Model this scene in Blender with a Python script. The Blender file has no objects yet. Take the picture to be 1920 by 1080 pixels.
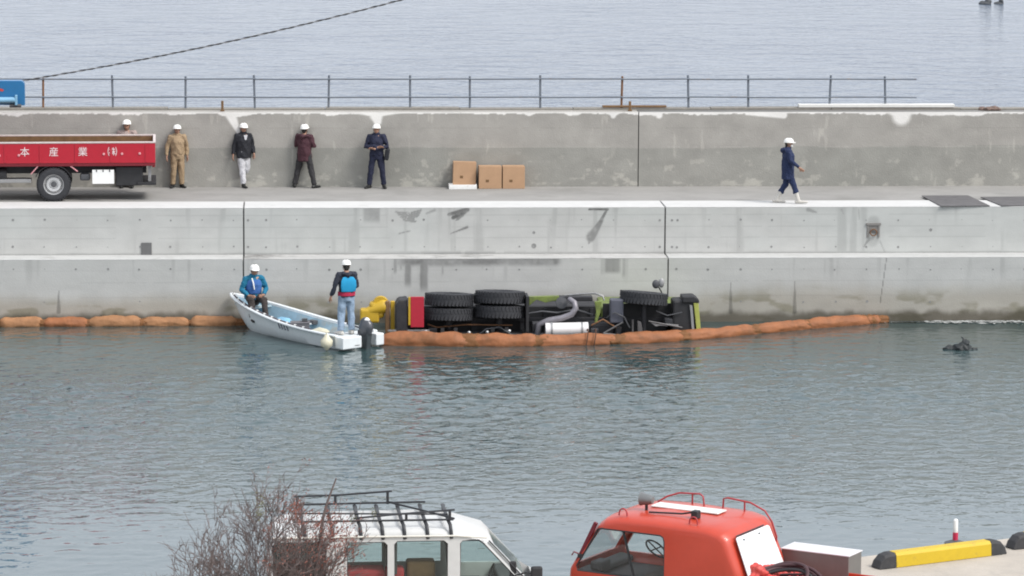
import bpy, bmesh, math, random
import numpy as np
from mathutils import Vector, Matrix, noise as mnoise

random.seed(7)
rng = np.random.default_rng(7)
R = math.radians
SC = bpy.context.scene
COL = SC.collection

# ------------------------------------------------------------------ camera, sky, sun, exposure
FPX = 6700.0                                   # focal length in pixels of a 1920 wide picture
cam_d = bpy.data.cameras.new('camera'); cam_d.sensor_width = 36.0; cam_d.lens = 36.0 * FPX / 1920
cam_d.clip_start = 0.5; cam_d.clip_end = 6000
CAM = bpy.data.objects.new('camera', cam_d); COL.objects.link(CAM); SC.camera = CAM
TH, PH, ROLL = R(3.5), R(8.24), R(0.31)
cf = Vector((math.sin(TH)*math.cos(PH), math.cos(TH)*math.cos(PH), -math.sin(PH)))
cr0 = Vector((math.cos(TH), -math.sin(TH), 0)); cu0 = cr0.cross(cf)
cr = cr0*math.cos(ROLL) + cu0*math.sin(ROLL); cu = cu0*math.cos(ROLL) - cr0*math.sin(ROLL)
CPOS = Vector((-5.916, -96.926, 14.88))
CAM.matrix_world = Matrix(((cr.x, cu.x, -cf.x, CPOS.x), (cr.y, cu.y, -cf.y, CPOS.y), (cr.z, cu.z, -cf.z, CPOS.z), (0, 0, 0, 1)))

world = bpy.data.worlds.new('World'); SC.world = world; world.use_nodes = True
wn = world.node_tree.nodes; wl = world.node_tree.links; wn.clear()
sky = wn.new('ShaderNodeTexSky'); sky.sky_type = 'NISHITA'; sky.sun_disc = False
SUN_EL, SUN_AZ = 50.0, 125.0                    # azimuth clockwise from +Y
sky.sun_elevation = R(SUN_EL); sky.sun_rotation = R(SUN_AZ)
sky.air_density = 1.0; sky.dust_density = 3.0; sky.ozone_density = 1.0
hs = wn.new('ShaderNodeHueSaturation'); hs.inputs['Saturation'].default_value = 0.42
mixw = wn.new('ShaderNodeMix'); mixw.data_type = 'RGBA'; mixw.inputs['Factor'].default_value = 0.55
mixw.inputs[7].default_value = (6.4, 6.7, 7.25, 1)     # even cloud layer over the clear sky
bg = wn.new('ShaderNodeBackground'); bg.inputs['Strength'].default_value = 0.11
wo = wn.new('ShaderNodeOutputWorld')
wl.new(sky.outputs[0], hs.inputs['Color']); wl.new(hs.outputs[0], mixw.inputs[6]); wl.new(mixw.outputs[2], bg.inputs[0]); wl.new(bg.outputs[0], wo.inputs[0])

sd = bpy.data.lights.new('sun', 'SUN'); sd.energy = 1.4; sd.angle = R(18); sd.color = (1, 0.97, 0.93)
sun = bpy.data.objects.new('sun', sd); COL.objects.link(sun)
sv = Vector((math.sin(R(SUN_AZ))*math.cos(R(SUN_EL)), math.cos(R(SUN_AZ))*math.cos(R(SUN_EL)), math.sin(R(SUN_EL))))
sun.rotation_euler = sv.to_track_quat('Z', 'Y').to_euler()
vs = SC.view_settings; vs.view_transform = 'Standard'; vs.look = 'None'; vs.exposure = 0.95; vs.gamma = 1.0; vs.use_curve_mapping = False
SC.render.engine = 'CYCLES'; SC.cycles.max_bounces = 8; SC.cycles.transparent_max_bounces = 12; SC.cycles.caustics_reflective = False; SC.cycles.caustics_refractive = False; SC.cycles.filter_width = 1.9

# levels of the place (water = 0)
Z_ROAD, Z_LEDGE, Z_WALL, Z_APRON = 3.03, 1.75, 5.17, 0.88
Y_LEDGE, Y_WALL = -0.92, 5.19

def sight(px, py):
    return cf + cr*((px-960)/FPX) - cu*((py-540)/FPX)
def spot(px, py, z):                            # survey: the point of the level z seen at a picture position
    d = sight(px, py); return CPOS + d*((z-CPOS.z)/d.z)
def spot_y(px, py, y):
    d = sight(px, py); return CPOS + d*((y-CPOS.y)/d.y)

# ------------------------------------------------------------------ materials
MATS = {}
def mat(name, col, rough=0.6, metal=0.0, var=0.12, nscale=6.0, bump=0.0, bscale=40.0, spec=0.5, dirt=None, attr=None, coat=0.0):
    if name in MATS: return MATS[name]
    m = bpy.data.materials.new(name); m.use_nodes = True
    n, l = m.node_tree.nodes, m.node_tree.links
    b = n['Principled BSDF']
    b.inputs['Roughness'].default_value = rough; b.inputs['Metallic'].default_value = metal
    b.inputs['Specular IOR Level'].default_value = spec; b.inputs['Coat Weight'].default_value = coat
    tc = n.new('ShaderNodeTexCoord')
    nz = n.new('ShaderNodeTexNoise'); nz.inputs['Scale'].default_value = nscale; nz.inputs['Detail'].default_value = 6; nz.inputs['Roughness'].default_value = 0.62
    l.new(tc.outputs['Object'], nz.inputs['Vector'])
    mr = n.new('ShaderNodeMapRange'); mr.inputs[1].default_value = 0.25; mr.inputs[2].default_value = 0.75
    mr.inputs[3].default_value = 1-var; mr.inputs[4].default_value = 1+var
    l.new(nz.outputs['Fac'], mr.inputs[0])
    mx = n.new('ShaderNodeMix'); mx.data_type = 'RGBA'; mx.blend_type = 'MULTIPLY'; mx.inputs['Factor'].default_value = 1
    mx.inputs[6].default_value = (*col, 1); l.new(mr.outputs[0], mx.inputs[7])
    out = mx.outputs[2]
    if dirt:
        dz = n.new('ShaderNodeTexNoise'); dz.inputs['Scale'].default_value = dirt[1]; dz.inputs['Detail'].default_value = 8; dz.inputs['Roughness'].default_value = 0.7
        l.new(tc.outputs['Object'], dz.inputs['Vector'])
        rp = n.new('ShaderNodeMapRange'); rp.inputs[1].default_value = dirt[2]; rp.inputs[2].default_value = dirt[2]+0.18
        l.new(dz.outputs['Fac'], rp.inputs[0])
        m2 = n.new('ShaderNodeMix'); m2.data_type = 'RGBA'; l.new(rp.outputs[0], m2.inputs['Factor']); l.new(out, m2.inputs[6]); m2.inputs[7].default_value = (*dirt[0], 1)
        out = m2.outputs[2]
    if attr:
        at = n.new('ShaderNodeVertexColor'); at.layer_name = attr
        m3 = n.new('ShaderNodeMix'); m3.data_type = 'RGBA'; m3.blend_type = 'MULTIPLY'; m3.inputs['Factor'].default_value = 1
        l.new(out, m3.inputs[6]); l.new(at.outputs['Color'], m3.inputs[7]); out = m3.outputs[2]
    l.new(out, b.inputs['Base Color'])
    if bump:
        bz = n.new('ShaderNodeTexNoise'); bz.inputs['Scale'].default_value = bscale; bz.inputs['Detail'].default_value = 5
        l.new(tc.outputs['Object'], bz.inputs['Vector'])
        bp = n.new('ShaderNodeBump'); bp.inputs['Strength'].default_value = bump; bp.inputs['Distance'].default_value = 0.02
        l.new(bz.outputs['Fac'], bp.inputs['Height']); l.new(bp.outputs[0], b.inputs['Normal'])
    MATS[name] = m
    return m

def glass_mat(name, tint, gloss=0.9):
    m = bpy.data.materials.new(name); m.use_nodes = True; n, l = m.node_tree.nodes, m.node_tree.links
    n.remove(n['Principled BSDF']); o = n['Material Output']
    t = n.new('ShaderNodeBsdfTransparent'); t.inputs[0].default_value = (*tint, 1)
    g = n.new('ShaderNodeBsdfGlossy'); g.inputs['Roughness'].default_value = 0.02; g.inputs[0].default_value = (gloss, gloss, gloss, 1)
    lw = n.new('ShaderNodeLayerWeight'); lw.inputs[0].default_value = 0.5
    pw = n.new('ShaderNodeMath'); pw.operation = 'POWER'; pw.inputs[1].default_value = 4.5; l.new(lw.outputs['Facing'], pw.inputs[0])
    f = n.new('ShaderNodeMath'); f.operation = 'MULTIPLY_ADD'; f.inputs[1].default_value = .75; f.inputs[2].default_value = .03; l.new(pw.outputs[0], f.inputs[0])
    x = n.new('ShaderNodeMixShader'); l.new(f.outputs[0], x.inputs[0]); l.new(t.outputs[0], x.inputs[1]); l.new(g.outputs[0], x.inputs[2]); l.new(x.outputs[0], o.inputs[0])
    MATS[name] = m; return m

def water_mat(name, deep, big, small, rough, stretch, ior=1.85, lee=True):
    m = bpy.data.materials.new(name); m.use_nodes = True; n, l = m.node_tree.nodes, m.node_tree.links
    b = n['Principled BSDF']; b.inputs['Roughness'].default_value = rough; b.inputs['IOR'].default_value = ior
    tc = n.new('ShaderNodeTexCoord')
    cn = n.new('ShaderNodeTexNoise'); cn.inputs['Scale'].default_value = 0.12; cn.inputs['Detail'].default_value = 3
    l.new(tc.outputs['Object'], cn.inputs['Vector'])
    cm = n.new('ShaderNodeMix'); cm.data_type = 'RGBA'; cm.inputs[6].default_value = (*deep[0], 1); cm.inputs[7].default_value = (*deep[1], 1)
    l.new(cn.outputs['Fac'], cm.inputs['Factor']); l.new(cm.outputs[2], b.inputs['Base Color'])
    prev = None
    for k, (sc_, dist, det, rot) in enumerate(((big[0], big[1], 2.0 if lee else 4, 0.12), (small[0], small[1], 2, -0.25))):
        mp = n.new('ShaderNodeMapping'); mp.inputs['Scale'].default_value = (stretch, 1.0, 1.0); mp.inputs['Rotation'].default_value = (0, 0, rot)
        l.new(tc.outputs['Object'], mp.inputs['Vector'])
        nz = n.new('ShaderNodeTexNoise'); nz.inputs['Scale'].default_value = sc_; nz.inputs['Detail'].default_value = det; nz.inputs['Roughness'].default_value = 0.55
        nz.inputs['Distortion'].default_value = 0.6
        l.new(mp.outputs[0], nz.inputs['Vector'])
        # gusts: ripples stronger in some patches than in others
        gz = n.new('ShaderNodeTexNoise'); gz.inputs['Scale'].default_value = 0.09; gz.inputs['Detail'].default_value = 2
        l.new(tc.outputs['Object'], gz.inputs['Vector'])
        gm = n.new('ShaderNodeMapRange'); gm.inputs[1].default_value = 0.3; gm.inputs[2].default_value = 0.7; gm.inputs[3].default_value = 0.55; gm.inputs[4].default_value = 1.0
        l.new(gz.outputs['Fac'], gm.inputs[0])
        bp = n.new('ShaderNodeBump'); bp.inputs['Distance'].default_value = dist
        # lee of the quay: calm by the wall, ruffled in the middle, settling again towards the near quay
        sx = n.new('ShaderNodeSeparateXYZ'); l.new(tc.outputs['Object'], sx.inputs[0]); st_ = gm.outputs[0]
        for a0, a1, v0, v1 in (((-4.0, -12.0, .22, 1.0), (-17.0, -29.0, 1.0, .11)) if lee else ()):
            q1 = n.new('ShaderNodeMapRange'); q1.interpolation_type = 'SMOOTHSTEP'
            for i_, vv in ((1, a0), (2, a1), (3, v0), (4, v1)): q1.inputs[i_].default_value = vv
            q2 = n.new('ShaderNodeMath'); q2.operation = 'MULTIPLY'; l.new(sx.outputs[1], q1.inputs[0]); l.new(q1.outputs[0], q2.inputs[0]); l.new(st_, q2.inputs[1]); st_ = q2.outputs[0]
        l.new(st_, bp.inputs['Strength'])
        l.new(nz.outputs['Fac'], bp.inputs['Height'])
        if prev is not None: l.new(prev.outputs[0], bp.inputs['Normal'])
        prev = bp
    l.new(prev.outputs[0], b.inputs['Normal'])
    MATS[name] = m; return m

CONC = mat('pale_concrete', (0.455, 0.455, 0.438), 0.85, var=0.07, nscale=1.3, bump=0.25, bscale=30, attr='stain')
CONC_PLAIN = mat('pale_concrete_plain', (0.45, 0.455, 0.44), 0.85, var=0.08, nscale=1.3, bump=0.25, bscale=30)
COPE = mat('sunlit_coping', (0.52, 0.515, 0.50), 0.85, var=0.06, nscale=2.0, bump=0.2, bscale=30, dirt=((0.40, 0.39, 0.37), 0.9, 0.60))  # paler than the blocks: brightness of the sunlit top put into the colour
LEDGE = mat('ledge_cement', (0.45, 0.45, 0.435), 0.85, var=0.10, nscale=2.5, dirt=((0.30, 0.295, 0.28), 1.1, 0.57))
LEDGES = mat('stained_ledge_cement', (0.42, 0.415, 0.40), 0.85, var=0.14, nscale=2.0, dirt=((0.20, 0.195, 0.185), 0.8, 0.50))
WALLC = mat('old_concrete', (0.325, 0.31, 0.284), 0.9, var=0.10, nscale=1.6, bump=0.4, bscale=25, attr='stain')
ROADC = mat('road_concrete', (0.27, 0.262, 0.247), 0.9, var=0.13, nscale=0.9, bump=0.3, bscale=30, dirt=((0.21, 0.205, 0.19), 0.35, 0.52))
APRON = mat('apron_concrete', (0.40, 0.36, 0.31), 0.9, var=0.14, nscale=1.2, bump=0.4, bscale=20, dirt=((0.27, 0.25, 0.22), 0.8, 0.56))
JOINT = mat('joint_filler', (0.12, 0.12, 0.115), 0.95)
HOLE = mat('tie_hole_grey', (0.25, 0.25, 0.243), 0.9)
RAILM = mat('rail_steel', (0.16, 0.18, 0.21), 0.55, 0.4, dirt=((0.20, 0.13, 0.08), 5, 0.58))
RUST = mat('rusty_steel', (0.20, 0.10, 0.05), 0.85, 0.2, var=0.3)
TRED = mat('truck_red', (0.41, 0.010, 0.026), 0.4, var=0.06, coat=0.3, dirt=((0.30, 0.02, 0.04), 3.0, 0.62))
FRED = mat('fire_red', (0.46, 0.046, 0.020), 0.42, var=0.05, coat=0.25, dirt=((0.40, 0.045, 0.03), 2.5, 0.60))
BLACK = mat('black_steel', (0.018, 0.018, 0.020), 0.6, var=0.3)
CHASSIS = mat('dirty_chassis', (0.022, 0.022, 0.026), 0.6, var=0.4, nscale=10, dirt=((0.05, 0.045, 0.04), 4, 0.55))
RUBBER = mat('tyre_rubber', (0.026, 0.027, 0.031), 0.72, var=0.25, nscale=14, bump=0.3)
WHITE = mat('white_paint', (0.78, 0.78, 0.76), 0.45, var=0.05, dirt=((0.55, 0.52, 0.46), 3, 0.62))
OFFW = mat('chalky_white', (0.66, 0.65, 0.62), 0.8, var=0.08)
GREYM = mat('grey_metal', (0.30, 0.30, 0.30), 0.45, 0.3, dirt=((0.2, 0.18, 0.16), 4, 0.6))
DGREY = mat('dark_grey', (0.07, 0.072, 0.078), 0.55, var=0.2)
ALU = mat('aluminium', (0.60, 0.60, 0.60), 0.35, 0.7, var=0.1)
BLUEM = mat('crane_blue', (0.006, 0.13, 0.31), 0.4, var=0.08, coat=0.3)
CYLB = mat('pale_blue_cylinder', (0.22, 0.42, 0.58), 0.35, 0.2)
YEL = mat('yellow_paint', (0.47, 0.30, 0.018), 0.5, var=0.08, dirt=((0.35, 0.22, 0.03), 5, 0.60))
SAFY = mat('kerb_yellow', (0.52, 0.36, 0.012), 0.55, var=0.06, dirt=((0.30, 0.21, 0.04), 4, 0.58))
LIME = mat('lime_paint', (0.155, 0.20, 0.045), 0.5, var=0.25, dirt=((0.07, 0.08, 0.045), 5, 0.50))
BROWN = mat('brown_timber', (0.16, 0.09, 0.04), 0.8, var=0.3)
CARD = mat('cardboard', (0.41, 0.255, 0.15), 0.85, var=0.08, nscale=4)
TAPE = mat('parcel_tape', (0.46, 0.30, 0.17), 0.5)
BOOM = mat('boom_orange', (0.265, 0.098, 0.036), 0.7, var=0.25, nscale=3, bump=0.4, bscale=18, dirt=((0.13, 0.055, 0.018), 1.3, 0.53))
BOOMT = mat('boom_tan', (0.31, 0.150, 0.066), 0.75, var=0.25, nscale=3, bump=0.4, bscale=18, dirt=((0.22, 0.11, 0.05), 1.8, 0.54))
BOOMD = mat('boom_sleeve', (0.17, 0.068, 0.018), 0.75, var=0.35, nscale=6, bump=0.5, bscale=20, dirt=((0.10, 0.045, 0.018), 3, 0.52))
STRAP = mat('dark_strap', (0.07, 0.03, 0.015), 0.8)
HULL = mat('boat_white', (0.70, 0.73, 0.74), 0.35, var=0.06, dirt=((0.52, 0.52, 0.48), 3, 0.60))
LINER = mat('boat_inside_blue', (0.36, 0.50, 0.58), 0.5, var=0.15, dirt=((0.46, 0.43, 0.36), 1.6, 0.50))
SKIN = mat('skin', (0.36, 0.20, 0.135), 0.55, var=0.06)
HAIR = mat('black_hair', (0.015, 0.012, 0.010), 0.6)
HELM = mat('helmet_white', (0.80, 0.79, 0.75), 0.3, var=0.02)
EYEM = mat('eye_dark', (0.02, 0.015, 0.012), 0.3)
CREAM = mat('cream_float', (0.66, 0.62, 0.47), 0.5, dirt=((0.35, 0.32, 0.22), 6, 0.55))
TARP = mat('red_tarp', (0.50, 0.055, 0.045), 0.55, var=0.2, nscale=5, bump=0.4, bscale=14)
HOSE = mat('maroon_hose', (0.055, 0.022, 0.026), 0.6, var=0.2)
TWIG = mat('twig_bark', (0.125, 0.098, 0.092), 0.9, var=0.25)
LEAFR = mat('withered_leaf', (0.20, 0.075, 0.055), 0.8, var=0.4)
LEAFG = mat('dull_green_leaf', (0.15, 0.15, 0.08), 0.8, var=0.3)
WEED = mat('dark_weed', (0.012, 0.016, 0.017), 0.6, var=0.3)
FOAMM = mat('sea_foam', (0.36, 0.37, 0.36), 0.8, var=0.2)
INTERIOR = mat('car_interior', (0.06, 0.06, 0.062), 0.8, var=0.2)
SEATB = mat('seat_cloth', (0.10, 0.085, 0.08), 0.9, var=0.2)
REDCL = mat('red_cloth', (0.36, 0.03, 0.035), 0.8, var=0.25)
GLASS = glass_mat('clear_glass', (0.95, 0.97, 0.965)); TINT = glass_mat('tinted_glass', (0.55, 0.58, 0.56)); GREENG = glass_mat('green_glass', (0.90, 0.945, 0.93))
WATER = water_mat('harbour_water', ((0.028, 0.060, 0.062), (0.042, 0.066, 0.069)), (2.6, 0.085), (7.0, 0.016), 0.03, 0.8)
OSEA = water_mat('open_sea_water', ((0.030, 0.060, 0.105), (0.050, 0.075, 0.120)), (0.5, 0.26), (1.8, 0.08), 0.10, 0.8, 1.33, False)

# ------------------------------------------------------------------ object helpers
def link(o, parent=None):
    COL.objects.link(o)
    if parent is not None: o.parent = parent
    return o
def tag(o, label=None, cat=None, group=None, kind=None):
    if label: o['label'] = label
    if cat: o['category'] = cat
    if group: o['group'] = group
    if kind: o['kind'] = kind
    return o
def thing(name, label, cat, loc=(0, 0, 0), rz=0.0, group=None):
    o = bpy.data.objects.new(name, None); o.empty_display_size = 0.2; link(o)
    o.location = loc; o.rotation_euler = (0, 0, rz); tag(o, label, cat, group)
    return o

class MB:
    def __init__(s): s.v = []; s.f = []; s.mi = []; s.cur = 0
    def add(s, vs, fs):
        o = len(s.v); s.v += [tuple(v) for v in vs]; s.f += [tuple(i+o for i in f) for f in fs]; s.mi += [s.cur]*len(fs); return s
    def box(s, x0, x1, y0, y1, z0, z1, M=None):
        v = [Vector(p) for p in ((x0,y0,z0),(x1,y0,z0),(x1,y1,z0),(x0,y1,z0),(x0,y0,z1),(x1,y0,z1),(x1,y1,z1),(x0,y1,z1))]
        if M is not None: v = [M @ p for p in v]
        return s.add(v, [(3,2,1,0),(4,5,6,7),(0,1,5,4),(1,2,6,5),(2,3,7,6),(3,0,4,7)])
    def cbox(s, c, sz, M=None):
        x, y, z = c; a, b, d = (k/2 for k in sz)
        if M is not None: return s.box(-a, a, -b, b, -d, d, Matrix.Translation(c) @ M)
        return s.box(x-a, x+a, y-b, y+b, z-d, z+d)
    def sweep(s, pts, rads, seg=10, ref=(1, 0, 0), cap='round', closed=False):
        pts = [Vector(p) for p in pts]; n = len(pts)
        rr = [(r, r) if not isinstance(r, (tuple, list)) else tuple(r) for r in (rads if isinstance(rads, (list, tuple)) else [rads]*n)]
        tans = []
        for i in range(n):
            if closed: t = pts[(i+1) % n]-pts[i-1]
            else: t = pts[min(i+1, n-1)]-pts[max(i-1, 0)]
            tans.append(t.normalized() if t.length > 1e-9 else Vector((0, 0, 1)))
        P, RR, T = list(pts), list(rr), list(tans)
        if cap == 'round' and not closed:
            a, b = min(rr[0]), min(rr[-1])
            st = [(pts[0]-tans[0]*a*c, (rr[0][0]*k, rr[0][1]*k), tans[0]) for c, k in ((0.97, 0.25), (0.75, 0.66), (0.4, 0.92))]
            en = [(pts[-1]+tans[-1]*b*c, (rr[-1][0]*k, rr[-1][1]*k), tans[-1]) for c, k in ((0.4, 0.92), (0.75, 0.66), (0.97, 0.25))]
            P = [q[0] for q in st]+P+[q[0] for q in en]; RR = [q[1] for q in st]+RR+[q[1] for q in en]; T = [q[2] for q in st]+T+[q[2] for q in en]
        side = Vector(ref); vs = []
        for p, r, t in zip(P, RR, T):
            sd_ = side - t*side.dot(t)
            if sd_.length < 0.05:
                alt = Vector((0, 1, 0)) if abs(t.y) < 0.9 else Vector((1, 0, 0)); sd_ = alt - t*alt.dot(t)
            sd_.normalize(); side = sd_ if abs(side.dot(sd_)) > 0.0 else side
            w = t.cross(sd_)
            for k in range(seg):
                a = 2*math.pi*k/seg; vs.append(p + sd_*math.cos(a)*r[0] + w*math.sin(a)*r[1])
        m = len(P); fs = []
        for i in range(m if closed else m-1):
            j = (i+1) % m
            for k in range(seg):
                k2 = (k+1) % seg; fs.append((i*seg+k, i*seg+k2, j*seg+k2, j*seg+k))
        if not closed:
            fs.append(tuple(reversed(range(seg)))); fs.append(tuple((m-1)*seg+k for k in range(seg)))
        return s.add(vs, fs)
    def tube(s, pts, r, seg=8, closed=False): return s.sweep(pts, r, seg, (0.31, 0.87, 0.39), 'flat', closed)
    def cyl(s, a, b, r, seg=16): return s.sweep([a, b], r, seg, (0.31, 0.87, 0.39), 'flat')
    def ell(s, c, r, seg=14, rings=9, M=None):
        vs = []; c = Vector(c)
        for i in range(1, rings):
            th = math.pi*i/rings
            for k in range(seg):
                a = 2*math.pi*k/seg; p = Vector((r[0]*math.sin(th)*math.cos(a), r[1]*math.sin(th)*math.sin(a), r[2]*math.cos(th)))
                vs.append(c + (M @ p if M is not None else p))
        t, b = Vector((0, 0, r[2])), Vector((0, 0, -r[2]))
        vs.append(c + (M @ t if M is not None else t)); vs.append(c + (M @ b if M is not None else b))
        fs = []; n = rings-1; top = n*seg; bot = top+1
        for i in range(n-1):
            for k in range(seg):
                k2 = (k+1) % seg; fs.append((i*seg+k, (i+1)*seg+k, (i+1)*seg+k2, i*seg+k2))
        for k in range(seg):
            k2 = (k+1) % seg; fs.append((top, k, k2)); fs.append((bot, (n-1)*seg+k2, (n-1)*seg+k))
        return s.add(vs, fs)
    def lathe(s, prof, origin=(0, 0, 0), M=None, seg=24, closed=False):   # (radius, height) about local Z
        vs = []; o = Vector(origin)
        for r, h in prof:
            for k in range(seg):
                a = 2*math.pi*k/seg; p = Vector((r*math.cos(a), r*math.sin(a), h)); vs.append(o + (M @ p if M is not None else p))
        fs = []; n = len(prof)
        for i in range(n if closed else n-1):
            j = (i+1) % n
            for k in range(seg):
                k2 = (k+1) % seg; fs.append((i*seg+k, i*seg+k2, j*seg+k2, j*seg+k))
        if not closed:
            fs.append(tuple(reversed(range(seg)))); fs.append(tuple((n-1)*seg+k for k in range(seg)))
        return s.add(vs, fs)
    def prism(s, poly, d0, d1, axis='y', M=None):            # poly in the plane across the axis
        def mk(a, b, d): return {'y': Vector((a, d, b)), 'x': Vector((d, a, b)), 'z': Vector((a, b, d))}[axis]
        n = len(poly); vs = [mk(a, b, d0) for a, b in poly]+[mk(a, b, d1) for a, b in poly]
        if M is not None: vs = [M @ v for v in vs]
        fs = [tuple(range(n)), tuple(reversed(range(n, 2*n)))]+[(i, n+i, n+(i+1) % n, (i+1) % n) for i in range(n)]
        return s.add(vs, fs)
    def mesh(s, name, mats, smooth=None):
        me = bpy.data.meshes.new(name); me.from_pydata(s.v, [], s.f)
        for m in (mats if isinstance(mats, (list, tuple)) else [mats]): me.materials.append(m)
        me.polygons.foreach_set('material_index', s.mi)
        bm = bmesh.new(); bm.from_mesh(me); bmesh.ops.recalc_face_normals(bm, faces=bm.faces); bm.to_mesh(me); bm.free()
        if smooth is not None:
            me.polygons.foreach_set('use_smooth', [True]*len(me.polygons))
            if smooth < 180: me.set_sharp_from_angle(angle=R(smooth))
        me.update(); return me
    def build(s, name, mats, parent=None, smooth=None, bevel=0.0, bseg=2, kind=None):
        o = bpy.data.objects.new(name, s.mesh(name, mats, smooth)); link(o, parent)
        if bevel:
            b = o.modifiers.new('bevel', 'BEVEL'); b.width = bevel; b.segments = bseg; b.limit_method = 'ANGLE'; b.angle_limit = R(35)
        if kind: o['kind'] = kind
        return o

def bake(o):
    dg = bpy.context.evaluated_depsgraph_get(); dg.update()
    me = bpy.data.meshes.new_from_object(o.evaluated_get(dg), depsgraph=dg)
    old = o.data; o.modifiers.clear(); o.data = me; bpy.data.meshes.remove(old); return o
def remesh(o, voxel, smooth=1):
    m = o.modifiers.new('remesh', 'REMESH'); m.mode = 'VOXEL'; m.voxel_size = voxel; m.use_smooth_shade = True
    if smooth:
        k = o.modifiers.new('smooth', 'SMOOTH'); k.iterations = smooth; k.factor = 0.5
    return bake(o)
def rough_up(o, amp, freq, stretch=(1, 1, 1), seed=0.0):
    me = o.data; n = len(me.vertices); co = np.empty(n*3, 'f'); me.vertices.foreach_get('co', co); co = co.reshape(-1, 3)
    no = np.empty(n*3, 'f'); me.vertex_normals.foreach_get('vector', no); no = no.reshape(-1, 3)
    for i in range(n):
        p = co[i]; d = mnoise.noise(Vector((p[0]*freq*stretch[0]+seed, p[1]*freq*stretch[1]-seed, p[2]*freq*stretch[2]+seed*0.5)))
        co[i] += no[i]*d*amp
    me.vertices.foreach_set('co', co.ravel()); me.update()
def cut(o, cutters):
    for c in cutters:
        c.parent = o.parent
        b = o.modifiers.new('cut', 'BOOLEAN'); b.operation = 'DIFFERENCE'; b.object = c; b.solver = 'EXACT'
    bake(o)
    for c in cutters: bpy.data.objects.remove(c)
    return o
def frame2(origin, xdir):                        # matrix with x along xdir (horizontal), z up
    x = Vector((xdir[0], xdir[1], 0)).normalized(); y = Vector((-x.y, x.x, 0)); o = Vector(origin)
    return Matrix(((x.x, y.x, 0, o.x), (x.y, y.y, 0, o.y), (0, 0, 1, o.z), (0, 0, 0, 1)))

# value noise for the stain maps
def vnoise(x, z, fx, fz, seed):
    r = np.random.default_rng(seed); G = r.random((256, 256))
    u, v = x*fx+1000, z*fz+1000; i, j = np.floor(u).astype(int), np.floor(v).astype(int); a, b = u-i, v-j
    a = a*a*(3-2*a); b = b*b*(3-2*b); i0, i1, j0, j1 = i % 256, (i+1) % 256, j % 256, (j+1) % 256
    return (G[i0, j0]*(1-a)+G[i1, j0]*a)*(1-b)+(G[i0, j1]*(1-a)+G[i1, j1]*a)*b
def fbm(x, z, fx, fz, seed, o=4):
    t = 0; w = 0
    for k in range(o): t = t+vnoise(x, z, fx*2**k, fz*2**k, seed+k)*0.55**k; w += 0.55**k
    return t/w

def block(name, x0, x1, y0, y1, z0, z1, m, paint, parent, step=0.027):
    """A cast block: its front face is a fine grid carrying the stain map, the other faces are plain."""
    lo, hi = max(x0, -16), min(x1, 16.5)
    xs = np.concatenate([[x0] if x0 < lo-0.01 else [], np.linspace(lo, hi, max(2, int((hi-lo)/step)+1)), [x1] if x1 > hi+0.01 else []])
    zs = np.linspace(z0, z1, max(2, int((z1-z0)/step)+1))
    X, Z = np.meshgrid(xs, zs); nx, nz = len(xs), len(zs)
    co = np.stack([X, np.full_like(X, y0), Z], -1).reshape(-1, 3)
    col = paint(X.ravel(), Z.ravel())
    a = (np.arange(nz-1)[:, None]*nx+np.arange(nx-1)[None, :]).ravel()
    faces = np.stack([a, a+1, a+nx+1, a+nx], -1)
    n0 = len(co)
    ex = np.array([(x0,y0,z0),(x1,y0,z0),(x1,y1,z0),(x0,y1,z0),(x0,y0,z1),(x1,y0,z1),(x1,y1,z1),(x0,y1,z1)], float)
    ef = np.array([(3,2,1,0),(4,5,6,7),(1,2,6,5),(2,3,7,6),(3,0,4,7)])+n0
    co = np.vstack([co, ex]); faces = np.vstack([faces, ef]); col = np.vstack([col, np.full((8, 3), 0.99)])
    me = bpy.data.meshes.new(name); me.vertices.add(len(co)); me.vertices.foreach_set('co', co.astype('f').ravel())
    me.loops.add(faces.size); me.loops.foreach_set('vertex_index', faces.astype('i').ravel())
    me.polygons.add(len(faces)); me.polygons.foreach_set('loop_start', np.arange(0, faces.size, 4, dtype='i'))
    ca = me.color_attributes.new('stain', 'FLOAT_COLOR', 'POINT')
    ca.data.foreach_set('color', np.hstack([col, np.ones((len(col), 1))]).astype('f').ravel())
    me.update(calc_edges=True); me.validate(); me.materials.append(m)
    return link(bpy.data.objects.new(name, me), parent)

def sstep(a, b, x):
    t = np.clip((x-a)/(b-a), 0, 1); return t*t*(3-2*t)
def wx(px, py, y):                               # where on the plane y a mark of the survey lies
    p = spot_y(px, py, y); return p.x, p.z
def seg_mask(x, z, a, b, w0, w1):                # tapered stroke from a to b
    ax, az = a; bx, bz = b; L2 = (bx-ax)**2+(bz-az)**2
    t = np.clip(((x-ax)*(bx-ax)+(z-az)*(bz-az))/L2, 0, 1); d = np.hypot(x-ax-t*(bx-ax), z-az-t*(bz-az)); w = w0+(w1-w0)*t
    return 1-sstep(w*0.6, w*1.25, d)

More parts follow.
